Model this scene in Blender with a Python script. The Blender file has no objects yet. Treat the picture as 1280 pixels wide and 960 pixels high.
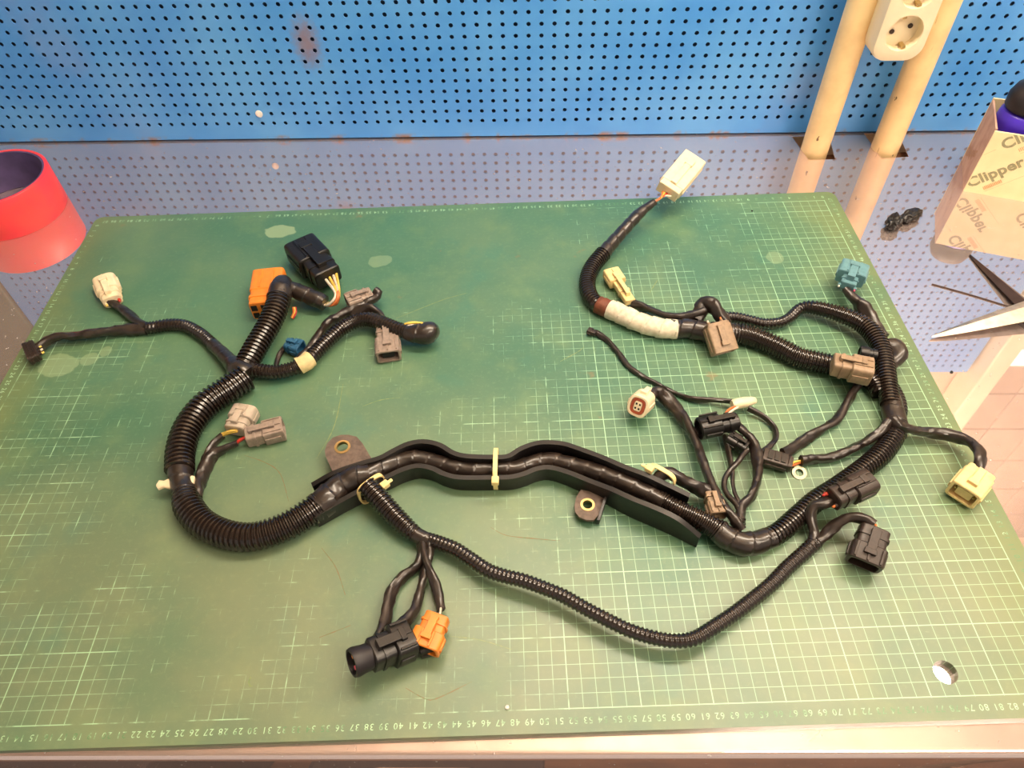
import bpy, bmesh, math, random
from mathutils import Vector, Matrix, noise
random.seed(7)
SC = bpy.context.scene
COL = SC.collection
# ------------------------------------------------------------------ camera, world, light, exposure
FPX = 899.198                                        # focal length in pixels of the 1280x960 frame
CAM = Vector((0.05486702, -0.43629517, 0.52447953))  # metres; the mat's printed grid is centred on 0,0,0
rv = Vector((2.43480501, -0.03958326, -0.01946516))
RW = Matrix.Rotation(rv.length, 3, rv.normalized())  # world -> (right, down, forward)
AXR, AXD, AXF = Vector(RW[0]), Vector(RW[1]), Vector(RW[2])
cd = bpy.data.cameras.new('camera'); cam = bpy.data.objects.new('camera', cd); COL.objects.link(cam)
m = Matrix((AXR, -AXD, -AXF)).transposed().to_4x4(); m.translation = CAM
cam.matrix_world = m
cd.sensor_fit = 'HORIZONTAL'; cd.sensor_width = 36; cd.lens = FPX * 36 / 1280
cd.clip_start = 0.02; cd.clip_end = 50
SC.camera = cam
w = bpy.data.worlds.new('world'); SC.world = w; w.use_nodes = True
w.node_tree.nodes['Background'].inputs[0].default_value = (1.0, 0.86, 0.72, 1)
w.node_tree.nodes['Background'].inputs[1].default_value = 0.42
vs = SC.view_settings
vs.view_transform = 'Standard'; vs.look = 'None'; vs.gamma = 1; vs.use_curve_mapping = False
vs.exposure = 0.52
LAMP_COL = (1.0, 0.84, 0.66)
LAMP_PANELS = [  # x, y, z, size x, size y, emission of the bench luminaire and an added fill lamp
    (0.45, 0.17, 1.15, 1.20, 0.14, 27.0, 'long warm white lamp hanging low over the bench'),
    (0.95, -0.70, 1.25, 0.90, 0.30, 17.0, 'wide warm white fill lamp added out of view in front of the bench'),
]
TZ = -0.006        # height of the steel bench top (mat top is z = 0)
YAW = -0.04296531  # the pegboard is turned a little against the mat
PEG0 = Vector((0.08646, 0.459, 0.0194)); PX_ = 0.01573; PZ_ = 0.0139
EX = Vector((math.cos(YAW), math.sin(YAW), 0)); EN = Vector((-math.sin(YAW), math.cos(YAW), 0))

def ray(px, py):
    return AXR * ((px - 640) / FPX) + AXD * ((py - 480) / FPX) + AXF
def at(px, py, z=0.0):
    d = ray(px, py); return CAM + d * ((z - CAM.z) / d.z)
def atwall(px, py, off=0.0):
    d = ray(px, py); return CAM + d * ((EN.dot(PEG0) - off - EN.dot(CAM)) / EN.dot(d))
def wallp(s, z, off=0.0):
    p = PEG0 + EX * s - EN * off; p.z = z; return p
def ppm(P):   # pixels per metre at P
    return FPX / (P - CAM).dot(AXF)

# ------------------------------------------------------------------ materials
def lin(c):
    return tuple(((v / 255) / 12.92 if v / 255 <= .04045 else (((v / 255) + .055) / 1.055) ** 2.4) for v in c) + (1.0,)
MATS = {}
class NT:
    def __init__(s, name):
        s.m = bpy.data.materials.new(name); s.m.use_nodes = True; s.t = s.m.node_tree
        s.b = s.t.nodes['Principled BSDF']; s.out = s.t.nodes['Material Output']; MATS[name] = s.m
    def n(s, typ, **kw):
        x = s.t.nodes.new(typ)
        for k, v in kw.items(): setattr(x, k, v)
        return x
    def link(s, a, b): s.t.links.new(a, b)
    def put(s, sock, v):
        if hasattr(v, 'is_linked') or hasattr(v, 'links'): s.link(v, sock)
        else: sock.default_value = v
    def math(s, op, a, b=0.0, c=0.0, clamp=False):
        x = s.n('ShaderNodeMath', operation=op, use_clamp=clamp)
        for i, v in enumerate((a, b, c)): s.put(x.inputs[i], v)
        return x.outputs[0]
    def obj(s): return s.n('ShaderNodeTexCoord').outputs['Object']
    def sep(s, v):
        x = s.n('ShaderNodeSeparateXYZ'); s.link(v, x.inputs[0]); return x.outputs
    def noise(s, vec, scale, detail=3.0, rough=.5, dist=0.0):
        x = s.n('ShaderNodeTexNoise'); s.link(vec, x.inputs['Vector'])
        x.inputs['Scale'].default_value = scale; x.inputs['Detail'].default_value = detail
        x.inputs['Roughness'].default_value = rough; x.inputs['Distortion'].default_value = dist
        return x.outputs['Fac']
    def mapping(s, vec, scale=(1, 1, 1), rot=(0, 0, 0), loc=(0, 0, 0)):
        x = s.n('ShaderNodeMapping'); s.link(vec, x.inputs[0]); x.inputs['Scale'].default_value = scale
        x.inputs['Rotation'].default_value = rot; x.inputs['Location'].default_value = loc; return x.outputs[0]
    def ramp(s, fac, a, b):  # smooth 0..1 between a and b
        x = s.n('ShaderNodeMapRange', interpolation_type='SMOOTHSTEP'); s.put(x.inputs[0], fac)
        x.inputs[1].default_value = a; x.inputs[2].default_value = b; return x.outputs[0]
    def mix(s, f, a, b):
        x = s.n('ShaderNodeMix', data_type='RGBA'); s.put(x.inputs[0], f); s.put(x.inputs[6], a); s.put(x.inputs[7], b); return x.outputs[2]
    def bump(s, h, strength=.3, dist=.001):
        x = s.n('ShaderNodeBump'); x.inputs['Strength'].default_value = strength; x.inputs['Distance'].default_value = dist
        s.link(h, x.inputs['Height']); s.link(x.outputs[0], s.b.inputs['Normal'])

def plain(name, rgb, rough=.5, metal=0.0, var=.12, scale=120, bump=.0, spec=.5, coat=0, rgb2=None, trans=0):
    t = NT(name); o = t.obj(); f = t.noise(o, scale, 4)
    c1 = lin(rgb); c2 = lin(rgb2) if rgb2 else tuple(v * (1 - var * 2) for v in c1[:3]) + (1,)
    t.link(t.mix(t.ramp(f, .35, .7), c1, c2), t.b.inputs['Base Color'])
    t.b.inputs['Roughness'].default_value = rough; t.b.inputs['Metallic'].default_value = metal
    t.b.inputs['Specular IOR Level'].default_value = spec; t.b.inputs['Coat Weight'].default_value = coat
    t.b.inputs['Coat Roughness'].default_value = .15
    if trans: t.b.inputs['Transmission Weight'].default_value = trans
    if bump: t.bump(f, bump, .0008)
    return t.m
plain('conduit', (36, 28, 24), .19, var=.2, scale=300, bump=.25, coat=.3)
plain('tape', (42, 33, 28), .34, var=.25, scale=160, bump=.6, coat=.4)
plain('sleeve', (46, 37, 32), .34, var=.25, scale=140, bump=.35, coat=.2)
plain('black_plastic', (26, 22, 20), .35, var=.2, scale=400, bump=.1)
plain('brown_black', (52, 40, 34), .38, var=.2, scale=400, bump=.1)
plain('tray', (20, 17, 17), .38, var=.2, scale=200, bump=.15)
plain('tab_plastic', (104, 88, 78), .6, var=.2, scale=200, bump=.2)
plain('grey_plastic', (150, 134, 122), .45, var=.12, scale=250, bump=.1)
plain('taupe_plastic', (150, 126, 100), .45, var=.12, scale=250, bump=.1)
plain('white_plastic', (236, 218, 182), .42, var=.06, scale=150)
plain('cream_plastic', (232, 206, 146), .42, var=.08, scale=150)
plain('clear_plastic', (205, 190, 172), .3, var=.1, scale=150, trans=.25)
plain('orange_plastic', (232, 134, 44), .42, var=.08, scale=150)
plain('blue_plastic', (40, 92, 128), .42, var=.12, scale=200)
plain('teal_plastic', (98, 142, 150), .4, var=.1, scale=200)
plain('tie', (238, 214, 148), .4, var=.05)
plain('white_tape', (222, 212, 190), .7, scale=200, bump=.25, rgb2=(206, 192, 166))
plain('brown_tape', (112, 58, 34), .6, scale=160, bump=.3, var=.2)
plain('cream_tape', (226, 204, 150), .6, scale=160, bump=.2)
plain('brass', (214, 188, 130), .3, metal=1.0)
plain('steel_bit', (150, 142, 120), .35, metal=1.0)
plain('seal_red', (186, 62, 40), .5)
plain('seal_brown', (168, 80, 50), .5)
plain('wire_yellow', (232, 196, 88), .45)
plain('wire_white', (226, 214, 196), .45)
plain('wire_orange', (208, 116, 62), .45)
plain('wire_red', (190, 52, 40), .45)
plain('wire_pink', (220, 90, 120), .45)
plain('hole_shade', (70, 84, 116), .7)
plain('dark_gap', (10, 9, 9), .7)
plain('scratch_tan', (134, 146, 98), .6, scale=300, rgb2=(104, 132, 92))
plain('scratch_brown', (122, 104, 74), .6, scale=300, rgb2=(98, 116, 82))
plain('white_speck', (240, 235, 225), .5)
plain('purple_plastic', (72, 44, 190), .3, var=.1, scale=40)
plain('black_rubber', (28, 22, 26), .5)
plain('scissor_steel', (225, 212, 196), .36, metal=1.0)
plain('scissor_dark', (70, 54, 48), .3, metal=.6)
plain('roll_inner', (86, 74, 120), .7, scale=60)
plain('roll_red', (242, 60, 74), .42, scale=30, rgb2=(240, 70, 68), var=.05)
plain('outlet_white', (240, 224, 190), .4, var=.04, scale=40)
plain('outlet_hole', (60, 40, 26), .6)
plain('hole_wood', (120, 76, 44), .8, scale=60, var=.25)
plain('print_green', (160, 156, 118), .7, scale=200)
plain('print_orange', (232, 178, 128), .7, scale=200)
plain('cardboard', (178, 140, 110), .8, scale=90, rgb2=(160, 120, 92), bump=.2)
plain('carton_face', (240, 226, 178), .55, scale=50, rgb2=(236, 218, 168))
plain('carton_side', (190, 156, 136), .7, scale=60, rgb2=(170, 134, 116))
plain('wall_paint', (214, 190, 160), .8, scale=8, rgb2=(204, 178, 148), bump=.05)
plain('ceiling_paint', (224, 206, 184), .9, scale=6)
plain('tile_glaze', (186, 164, 144), .25, scale=12, rgb2=(174, 150, 132))
plain('panel_green', (96, 104, 84), .6, scale=10)
plain('post_paint', (240, 222, 188), .5, scale=20, var=.04)
plain('floor_paint', (128, 88, 58), .6, scale=9, rgb2=(104, 70, 46), bump=.1)
plain('dark_box', (48, 36, 40), .6, scale=20)
plain('pale_metal', (214, 190, 160), .5, scale=30)
plain('lamp_body', (225, 220, 210), .5)

def pipe_mat():
    t = NT('pipe_paint'); o = t.obj()
    base = t.mix(t.ramp(t.noise(o, 30, 4), .35, .7), lin((248, 216, 158)), lin((236, 200, 144)))
    chip = t.ramp(t.noise(t.mapping(o, (1, 1, .45)), 85, 3, .6), .685, .71)
    c = t.mix(chip, base, lin((112, 84, 52)))
    scr = t.ramp(t.noise(t.mapping(o, (1, 1, .12)), 160, 3, .6), .68, .74)
    t.link(t.mix(t.math('MULTIPLY', scr, .6), c, lin((150, 104, 66))), t.b.inputs['Base Color'])
    t.b.inputs['Roughness'].default_value = .42
pipe_mat()

def steel_top():
    t = NT('bench_steel'); o = t.obj()
    n1 = t.noise(o, 5, 4); n2 = t.noise(o, 220, 3); sm = t.noise(t.mapping(o, (1, 14, 1), (0, 0, .2)), 9, 4)
    col = t.mix(n1, lin((232, 214, 212)), lin((220, 204, 204)))
    g1 = t.n('ShaderNodeBsdfAnisotropic'); g1.distribution = 'GGX'
    t.link(col, g1.inputs['Color']); t.put(g1.inputs['Roughness'], t.math('MULTIPLY_ADD', sm, .04, .005))
    g2 = t.n('ShaderNodeBsdfAnisotropic'); t.link(col, g2.inputs['Color']); g2.inputs['Roughness'].default_value = .5
    d = t.n('ShaderNodeBsdfDiffuse')
    speck = t.ramp(n2, .70, .76)
    t.link(t.mix(speck, lin((240, 222, 214)), lin((250, 246, 240))), d.inputs['Color'])
    mA = t.n('ShaderNodeMixShader'); mA.inputs[0].default_value = .10; t.link(g1.outputs[0], mA.inputs[1]); t.link(g2.outputs[0], mA.inputs[2])
    mB = t.n('ShaderNodeMixShader'); t.put(mB.inputs[0], t.math('MULTIPLY_ADD', speck, .3, .13)); t.link(mA.outputs[0], mB.inputs[1]); t.link(d.outputs[0], mB.inputs[2])
    t.link(mB.outputs[0], t.out.inputs['Surface'])
steel_top()

def peg_paint():
    t = NT('peg_blue'); o = t.obj(); X, Y, Z = t.sep(o)
    c = t.mix(t.ramp(t.noise(o, 7, 3), .35, .7), lin((74, 150, 228)), lin((96, 168, 236)))
    rub = t.ramp(t.noise(o, 4.5, 4, .6), .58, .78)
    c = t.mix(t.math('MULTIPLY', rub, .45), c, lin((128, 150, 205)))
    # rust stain with a ragged outline
    rs = PEG0 + EX * -.2756
    rx = t.math('DIVIDE', t.math('SUBTRACT', X, -.2753), .019); rz = t.math('DIVIDE', t.math('SUBTRACT', Z, .1265), .036)
    rr = t.math('SQRT', t.math('ADD', t.math('MULTIPLY', rx, rx), t.math('MULTIPLY', rz, rz)))
    rr = t.math('ADD', rr, t.math('MULTIPLY', t.math('SUBTRACT', t.noise(o, 160, 5, .7), .5), 1.1))
    rust = t.math('SUBTRACT', 1.0, t.ramp(rr, .1, 1.25))
    c = t.mix(t.math('MULTIPLY', rust, .75), c, lin((146, 110, 92)))
    wear = t.ramp(t.noise(o, 95, 5, .65), .715, .76)
    c = t.mix(t.math('MULTIPLY', wear, .6), c, lin((190, 196, 214)))
    edge = t.math('MULTIPLY', t.math('SUBTRACT', 1.0, t.ramp(Z, -.003, .004)), t.ramp(t.noise(o, 14, 4, .7), .5, .62))
    c = t.mix(edge, c, lin((150, 120, 100)))
    t.link(c, t.b.inputs['Base Color'])
    t.put(t.b.inputs['Roughness'], t.math('MULTIPLY_ADD', t.noise(o, 12, 4), .2, .28))
peg_paint()

def mat_surface():
    t = NT('cutting_mat_green'); o = t.obj(); X, Y, Z = t.sep(o)
    u = t.math('MULTIPLY_ADD', X, 100.0, 43.5); v = t.math('MULTIPLY_ADD', Y, 100.0, 28.5)
    big = t.noise(o, 5.5, 5, .6, .4); mid = t.noise(o, 22, 5, .6); fine = t.noise(o, 240, 3, .6)
    c = t.mix(t.ramp(big, .36, .66), lin((50, 104, 80)), lin((80, 118, 88)))
    c = t.mix(t.math('MULTIPLY', t.ramp(mid, .45, .75), .6), c, lin((98, 132, 92)))
    teal = t.ramp(t.noise(t.mapping(o, loc=(3.1, 1.7, 0)), 8.5, 5, .6), .56, .72)
    c = t.mix(t.math('MULTIPLY', teal, .75), c, lin((24, 108, 92)))
    c = t.mix(t.math('MULTIPLY', t.ramp(fine, .5, .8), .25), c, lin((120, 150, 110)))
    film_sheen = t.math('MULTIPLY', t.math('MULTIPLY_ADD', t.math('SUBTRACT', 1.0, t.ramp(v, 4, 34)), .34, .08), t.ramp(t.noise(t.mapping(o, loc=(9, 4, 0)), 4, 5, .6), .25, .65))
    c = t.mix(film_sheen, c, lin((150, 142, 108)))  # beige discolouration, stronger to the front, with sheen painted into it
    # worn olive border on the left and right
    bord = t.math('MAXIMUM', t.math('SUBTRACT', 1.0, t.ramp(u, -1.5, 5.0)), t.ramp(u, 80, 88.5))
    c = t.mix(t.math('MULTIPLY', bord, t.math('MULTIPLY_ADD', mid, .8, .1)), c, lin((112, 122, 70)))
    # printed centimetre grid, every fifth line bolder, partly rubbed off
    def lines(q, off, per, hw):
        f = t.math('FRACT', t.math('ADD', t.math('DIVIDE', t.math('SUBTRACT', q, off), per), .5))
        d = t.math('MULTIPLY', t.math('ABSOLUTE', t.math('SUBTRACT', f, .5)), per)
        return t.math('SUBTRACT', 1.0, t.ramp(d, hw * .55, hw * 1.25))
    thin = t.math('MAXIMUM', lines(u, 0, 1, .026), lines(v, 0, 1, .026))
    bold = t.math('MAXIMUM', lines(u, 2, 5, .042), lines(v, 0, 5, .042))
    bold = t.math('MAXIMUM', bold, t.math('MAXIMUM', lines(u, 0, 87, .042), lines(v, 0, 57, .042)))
    ins = t.math('MULTIPLY', t.math('MULTIPLY', t.ramp(u, -.08, -.04), t.math('SUBTRACT', 1.0, t.ramp(u, 87.04, 87.08))),
                 t.math('MULTIPLY', t.ramp(v, -.08, -.04), t.math('SUBTRACT', 1.0, t.ramp(v, 57.04, 57.08))))
    # wear: the middle and far middle is rubbed bare, the right and lower right keeps its print
    keep = t.math('MULTIPLY', t.ramp(u, 40, 66), .27)
    keep = t.math('ADD', keep, t.math('MULTIPLY', t.math('SUBTRACT', 1.0, t.ramp(u, 3, 24)), .13))
    keep = t.math('ADD', keep, t.math('MULTIPLY', t.math('SUBTRACT', 1.0, t.ramp(v, 2, 16)), .08))
    keep = t.math('SUBTRACT', keep, t.math('MULTIPLY', t.math('MULTIPLY', t.ramp(v, 38, 48), t.math('SUBTRACT', 1.0, t.ramp(u, 74, 84))), .20))
    w1 = t.noise(o, 10, 4, .6); w2 = t.noise(o, 75, 3, .6)
    wear = t.ramp(t.math('ADD', t.math('ADD', t.math('MULTIPLY', w1, .75), t.math('MULTIPLY', w2, .6)), keep), .71, .91)
    lm = t.math('MULTIPLY', t.math('MULTIPLY', t.math('MAXIMUM', t.math('MULTIPLY', thin, .52), t.math('MULTIPLY', bold, .75)), ins), wear)
    c = t.mix(lm, c, lin((176, 222, 182)))
    # dried glue films (pale, sharp outline)
    for (cx, cy, a, b, al) in GLUE:
        dx = t.math('DIVIDE', t.math('SUBTRACT', X, cx), a); dy = t.math('DIVIDE', t.math('SUBTRACT', Y, cy), b)
        rr = t.math('ADD', t.math('SQRT', t.math('ADD', t.math('MULTIPLY', dx, dx), t.math('MULTIPLY', dy, dy))), t.math('MULTIPLY_ADD', t.noise(o, 60, 3), .9, -.45))
        c = t.mix(t.math('MULTIPLY', t.math('SUBTRACT', 1.0, t.ramp(rr, .9, 1.0)), al), c, lin((148, 172, 132)))
    # rusty scuffs and knife scratches
    sc1 = t.ramp(t.noise(t.mapping(o, (1, 9, 1), (0, 0, .5)), 16, 4, .7), .70, .76)
    sc2 = t.ramp(t.noise(t.mapping(o, (9, 1, 1), (0, 0, -.6)), 14, 4, .7), .71, .77)
    c = t.mix(t.math('MULTIPLY', t.math('MAXIMUM', sc1, sc2), .35), c, lin((150, 176, 140)))
    c = t.mix(t.math('MULTIPLY', t.ramp(t.noise(t.mapping(o, loc=(5, 2, 0)), 26, 4, .6), .68, .76), .45), c, lin((140, 104, 66)))
    t.link(c, t.b.inputs['Base Color'])
    t.put(t.b.inputs['Roughness'], t.math('MULTIPLY_ADD', mid, .16, .36))
    t.b.inputs['Specular IOR Level'].default_value = .8
    t.bump(t.noise(o, 900, 2), .12, .0004)
GLUE = []
for (px, py, a, b, al) in ((350, 289, .019, .013, .65), (72, 457, .021, .016, .5), (112, 449, .009, .010, .45), (132, 439, .006, .007, .4), (475, 326, .014, .011, .35), (968, 322, .010, .010, .35)):
    g = at(px, py); GLUE.append((g.x, g.y, a, b, al))
mat_surface()

def print_mat():
    t = NT('mat_print'); o = t.obj()
    wear = t.ramp(t.math('ADD', t.math('MULTIPLY', t.noise(o, 14, 4), .6), t.math('MULTIPLY', t.noise(o, 170, 3), .5)), .46, .60)
    t.link(t.mix(wear, lin((92, 136, 96)), lin((176, 214, 176))), t.b.inputs['Base Color']); t.b.inputs['Roughness'].default_value = .5
print_mat()
def lamp_mat(name, strength, col=LAMP_COL):
    t = NT(name); e = t.n('ShaderNodeEmission'); e.inputs[0].default_value = col + (1,); e.inputs[1].default_value = strength
    t.link(e.outputs[0], t.out.inputs['Surface']); return t.m

# ------------------------------------------------------------------ mesh helpers
def mk(name, bm, mat, parent=None, smooth=None, bevel=None):
    me = bpy.data.meshes.new(name)
    if isinstance(bm, tuple): me.from_pydata(*bm)
    else: bm.to_mesh(me); bm.free()
    me.materials.append(MATS[mat]); me.validate()
    o = bpy.data.objects.new(name, me); COL.objects.link(o)
    if parent: o.parent = parent
    if smooth: me.shade_smooth() if smooth is True else (me.shade_smooth(), me.set_sharp_from_angle(angle=math.radians(smooth)))
    if bevel:
        b = o.modifiers.new('bevel', 'BEVEL'); b.width = bevel; b.segments = 2; b.limit_method = 'ANGLE'; b.angle_limit = math.radians(40)
    return o
def tag(o, label=None, cat=None, group=None, kind=None):
    if label: o['label'] = label
    if cat: o['category'] = cat
    if group: o['group'] = group
    if kind: o['kind'] = kind
    return o
def empty(name, loc=(0, 0, 0), rotz=0):
    o = bpy.data.objects.new(name, None); o.location = loc; o.rotation_euler = (0, 0, rotz); o.empty_display_size = .02; COL.objects.link(o); return o
def box(bm, x0, x1, y0, y1, z0, z1, M=None):
    vs_ = [bm.verts.new((x, y, z)) for z in (z0, z1) for y in (y0, y1) for x in (x0, x1)]
    for f in ((0, 2, 3, 1), (4, 5, 7, 6), (0, 1, 5, 4), (2, 6, 7, 3), (0, 4, 6, 2), (1, 3, 7, 5)): bm.faces.new([vs_[i] for i in f])
    if M is not None: bmesh.ops.transform(bm, matrix=M, verts=vs_)
    return vs_
def boxes(*bs, M=None):
    bm = bmesh.new()
    for b in bs: box(bm, *b, M=M)
    return bm
def loft(bm, loops, cap0=True, cap1=True, M=None):
    rings = []
    for L in loops:
        rings.append([bm.verts.new(M @ Vector(p) if M is not None else p) for p in L])
    n = len(rings[0])
    for a, b in zip(rings, rings[1:]):
        for i in range(n): bm.faces.new((a[i], a[(i + 1) % n], b[(i + 1) % n], b[i]))
    if cap0: bm.faces.new(rings[0][::-1])
    if cap1: bm.faces.new(rings[-1])
    return rings
def se(x, hw, hh, e=5, n=24, zc=0.0):   # superellipse loop in the local YZ plane
    out = []
    for i in range(n):
        a = 2 * math.pi * (i + .5) / n; c, s = math.cos(a), math.sin(a)
        out.append((x, math.copysign(abs(c) ** (2 / e), c) * hw, zc + math.copysign(abs(s) ** (2 / e), s) * hh))
    return out
def lathe(bm, prof, n=32, M=None):
    loops = [[(r * math.cos(2 * math.pi * i / n), r * math.sin(2 * math.pi * i / n), z) for i in range(n)] for r, z in prof]
    loft(bm, loops, prof[0][0] > 0, prof[-1][0] > 0, M)

def spline(pts, step):
    P = [Vector(p) for p in pts]
    P = [P[0] * 2 - P[1]] + P + [P[-1] * 2 - P[-2]]
    dense = []
    for i in range(1, len(P) - 2):
        a, b, c, d = P[i - 1:i + 3]
        for k in range(24):
            t = k / 24
            dense.append(.5 * ((2 * b) + (c - a) * t + (2 * a - 5 * b + 4 * c - d) * t * t + (3 * b - a - 3 * c + d) * t ** 3))
    dense.append(P[-2])
    out = [dense[0]]; acc = 0.0
    for a, b in zip(dense, dense[1:]):
        L = (b - a).to_3d().length
        if L < 1e-9: continue
        pos = step - acc
        while pos <= L:
            out.append(a.lerp(b, pos / L)); pos += step
        acc = (acc + L) % step if step - acc <= L else acc + L
    if (out[-1].to_3d() - dense[-1].to_3d()).length > step * .3: out.append(dense[-1])
    return out
def trace(pts, dpx):
    """pixel polyline -> world centre line (x, y, z, radius): each point (px, py[, lift mm[, width px]])"""
    out = []
    for p in pts:
        lift = (p[2] if len(p) > 2 else 0) / 1000; d = p[3] if len(p) > 3 else dpx
        r = .006
        for _ in range(4):
            W = at(p[0], p[1], r * .97 + lift); r = d / 2 / ppm(W)
        out.append(Vector((W.x, W.y, W.z, r)))
    return out
def tube(name, pts, dpx, kind, mat, parent, label=None, world=False, caps=True, seed=0, zmin=.0004):
    P = pts if world else trace(pts, dpx)
    r0 = sum(p[3] for p in P) / len(P)
    if kind == 'corr': per = max(.0034, r0 * .34); step = per / 4; nseg = 18
    elif kind == 'tape': step = .0010; nseg = 24
    elif kind == 'sleeve': step = .0022; nseg = 14
    else: step = .003; nseg = 8
    S = spline(P, step)
    n = len(S); C3 = [s.to_3d() for s in S]
    T = [(C3[min(i + 1, n - 1)] - C3[max(i - 1, 0)]).normalized() for i in range(n)]
    up = Vector((0, 0, 1)); N = (up - T[0] * up.dot(T[0])).normalized()
    V = []; F = []
    for i in range(n):
        N = (N - T[i] * N.dot(T[i])).normalized(); B = T[i].cross(N); r = S[i][3]; s = i * step
        for k in range(nseg):
            a = 2 * math.pi * k / nseg; q = r
            if kind == 'corr':
                q = r * (1.0, 1.0, .84, .84)[i % 4] * (1 + .02 * noise.noise(Vector((s * 60, seed, a * .5))))
            elif kind == 'tape':
                ph = (s / .014 + a / (2 * math.pi)) % 1.0
                q = r * (.94 + .11 * ph + .06 * noise.noise(Vector((s * 110 + seed * 9, math.cos(a) * 1.3, math.sin(a) * 1.3))))
            elif kind == 'sleeve':
                tw = 2.2 * noise.noise(Vector((s * 22, seed * 3.7, 1.3))); fl = .22 + .28 * noise.noise(Vector((s * 45, seed * 5.1, 7)))
                q = r * (1 + fl * math.cos(2 * (a - tw)) + .50 * (.30 - abs(noise.noise(Vector((s * 95 + seed * 3, math.cos(a) * 1.4, math.sin(a) * 1.4 + seed))))))
            p = C3[i] + (N * math.cos(a) + B * math.sin(a)) * q
            if p.z < zmin: p.z = zmin
            V.append(p)
    for i in range(n - 1):
        for k in range(nseg):
            F.append((i * nseg + k, i * nseg + (k + 1) % nseg, (i + 1) * nseg + (k + 1) % nseg, (i + 1) * nseg + k))
    if caps: F.append(tuple(range(nseg))[::-1]); F.append(tuple((n - 1) * nseg + k for k in range(nseg)))
    o = mk(name, (V, [], F), mat, parent, smooth=(50 if kind == 'corr' else 28 if kind == 'tape' else 60))
    if label: o['label'] = label
    return o

# ------------------------------------------------------------------ the setting
# room shell behind and above the bench
def quad_slab(name, pts, thick, mat, kind='structure'):
    bm = bmesh.new(); a = [Vector(p) for p in pts]; nn = (a[1] - a[0]).cross(a[2] - a[0]).normalized() * thick
    loft(bm, [[tuple(p - nn) for p in a], [tuple(p) for p in a]])
    return tag(mk(name, bm, mat), kind=kind)
WB = .030
wb = quad_slab('wall_back', [wallp(-2.4, -.9, -WB), wallp(2.4, -.9, -WB), wallp(2.4, 1.9, -WB), wallp(-2.4, 1.9, -WB)], .1, 'wall_paint')
quad_slab('floor', [(-2.6, -2.6, -.9), (2.6, -2.6, -.9), (2.6, .7, -.9), (-2.6, .7, -.9)], .05, 'floor_paint')
quad_slab('ceiling', [(-2.6, .7, 1.9), (2.6, .7, 1.9), (2.6, -2.6, 1.9), (-2.6, -2.6, 1.9)], .05, 'ceiling_paint')
# glazed tiles on the wall right of the pegboard (seen mirrored in the bench top)
tile_me = None
for i in range(6):
    for j in range(9):
        if tile_me is None:
            to = mk('wall_tile', boxes((.001, .0895, -.006, 0, .001, .1145)), 'tile_glaze', wb, bevel=.0015); tile_me = to.data
        else:
            to = bpy.data.objects.new('wall_tile', tile_me); COL.objects.link(to); to.parent = wb
            b = to.modifiers.new('bevel', 'BEVEL'); b.width = .0015; b.segments = 2
        to.location = wallp(.862 + i * .0905, .112 + j * .1155, -WB); to.rotation_euler = (0, 0, YAW)
tp = mk('trim_1', boxes((.812, .848, -.03, .028, -.003, 1.0)), 'post_paint', bevel=.003)
tp.location = (PEG0.x, PEG0.y, 0); tp.rotation_euler = (0, 0, YAW); tag(tp, 'cream painted upright post at the right end of the pegboard', kind='structure')

lp = mk('trim_2', boxes((-1.55, -.894, -.004, .028, -.003, 1.1)), 'panel_green', bevel=.003)
lp.location = (PEG0.x, PEG0.y, 0); lp.rotation_euler = (0, 0, YAW); tag(lp, 'grey-green wall panel at the left end of the pegboard', kind='structure')

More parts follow.
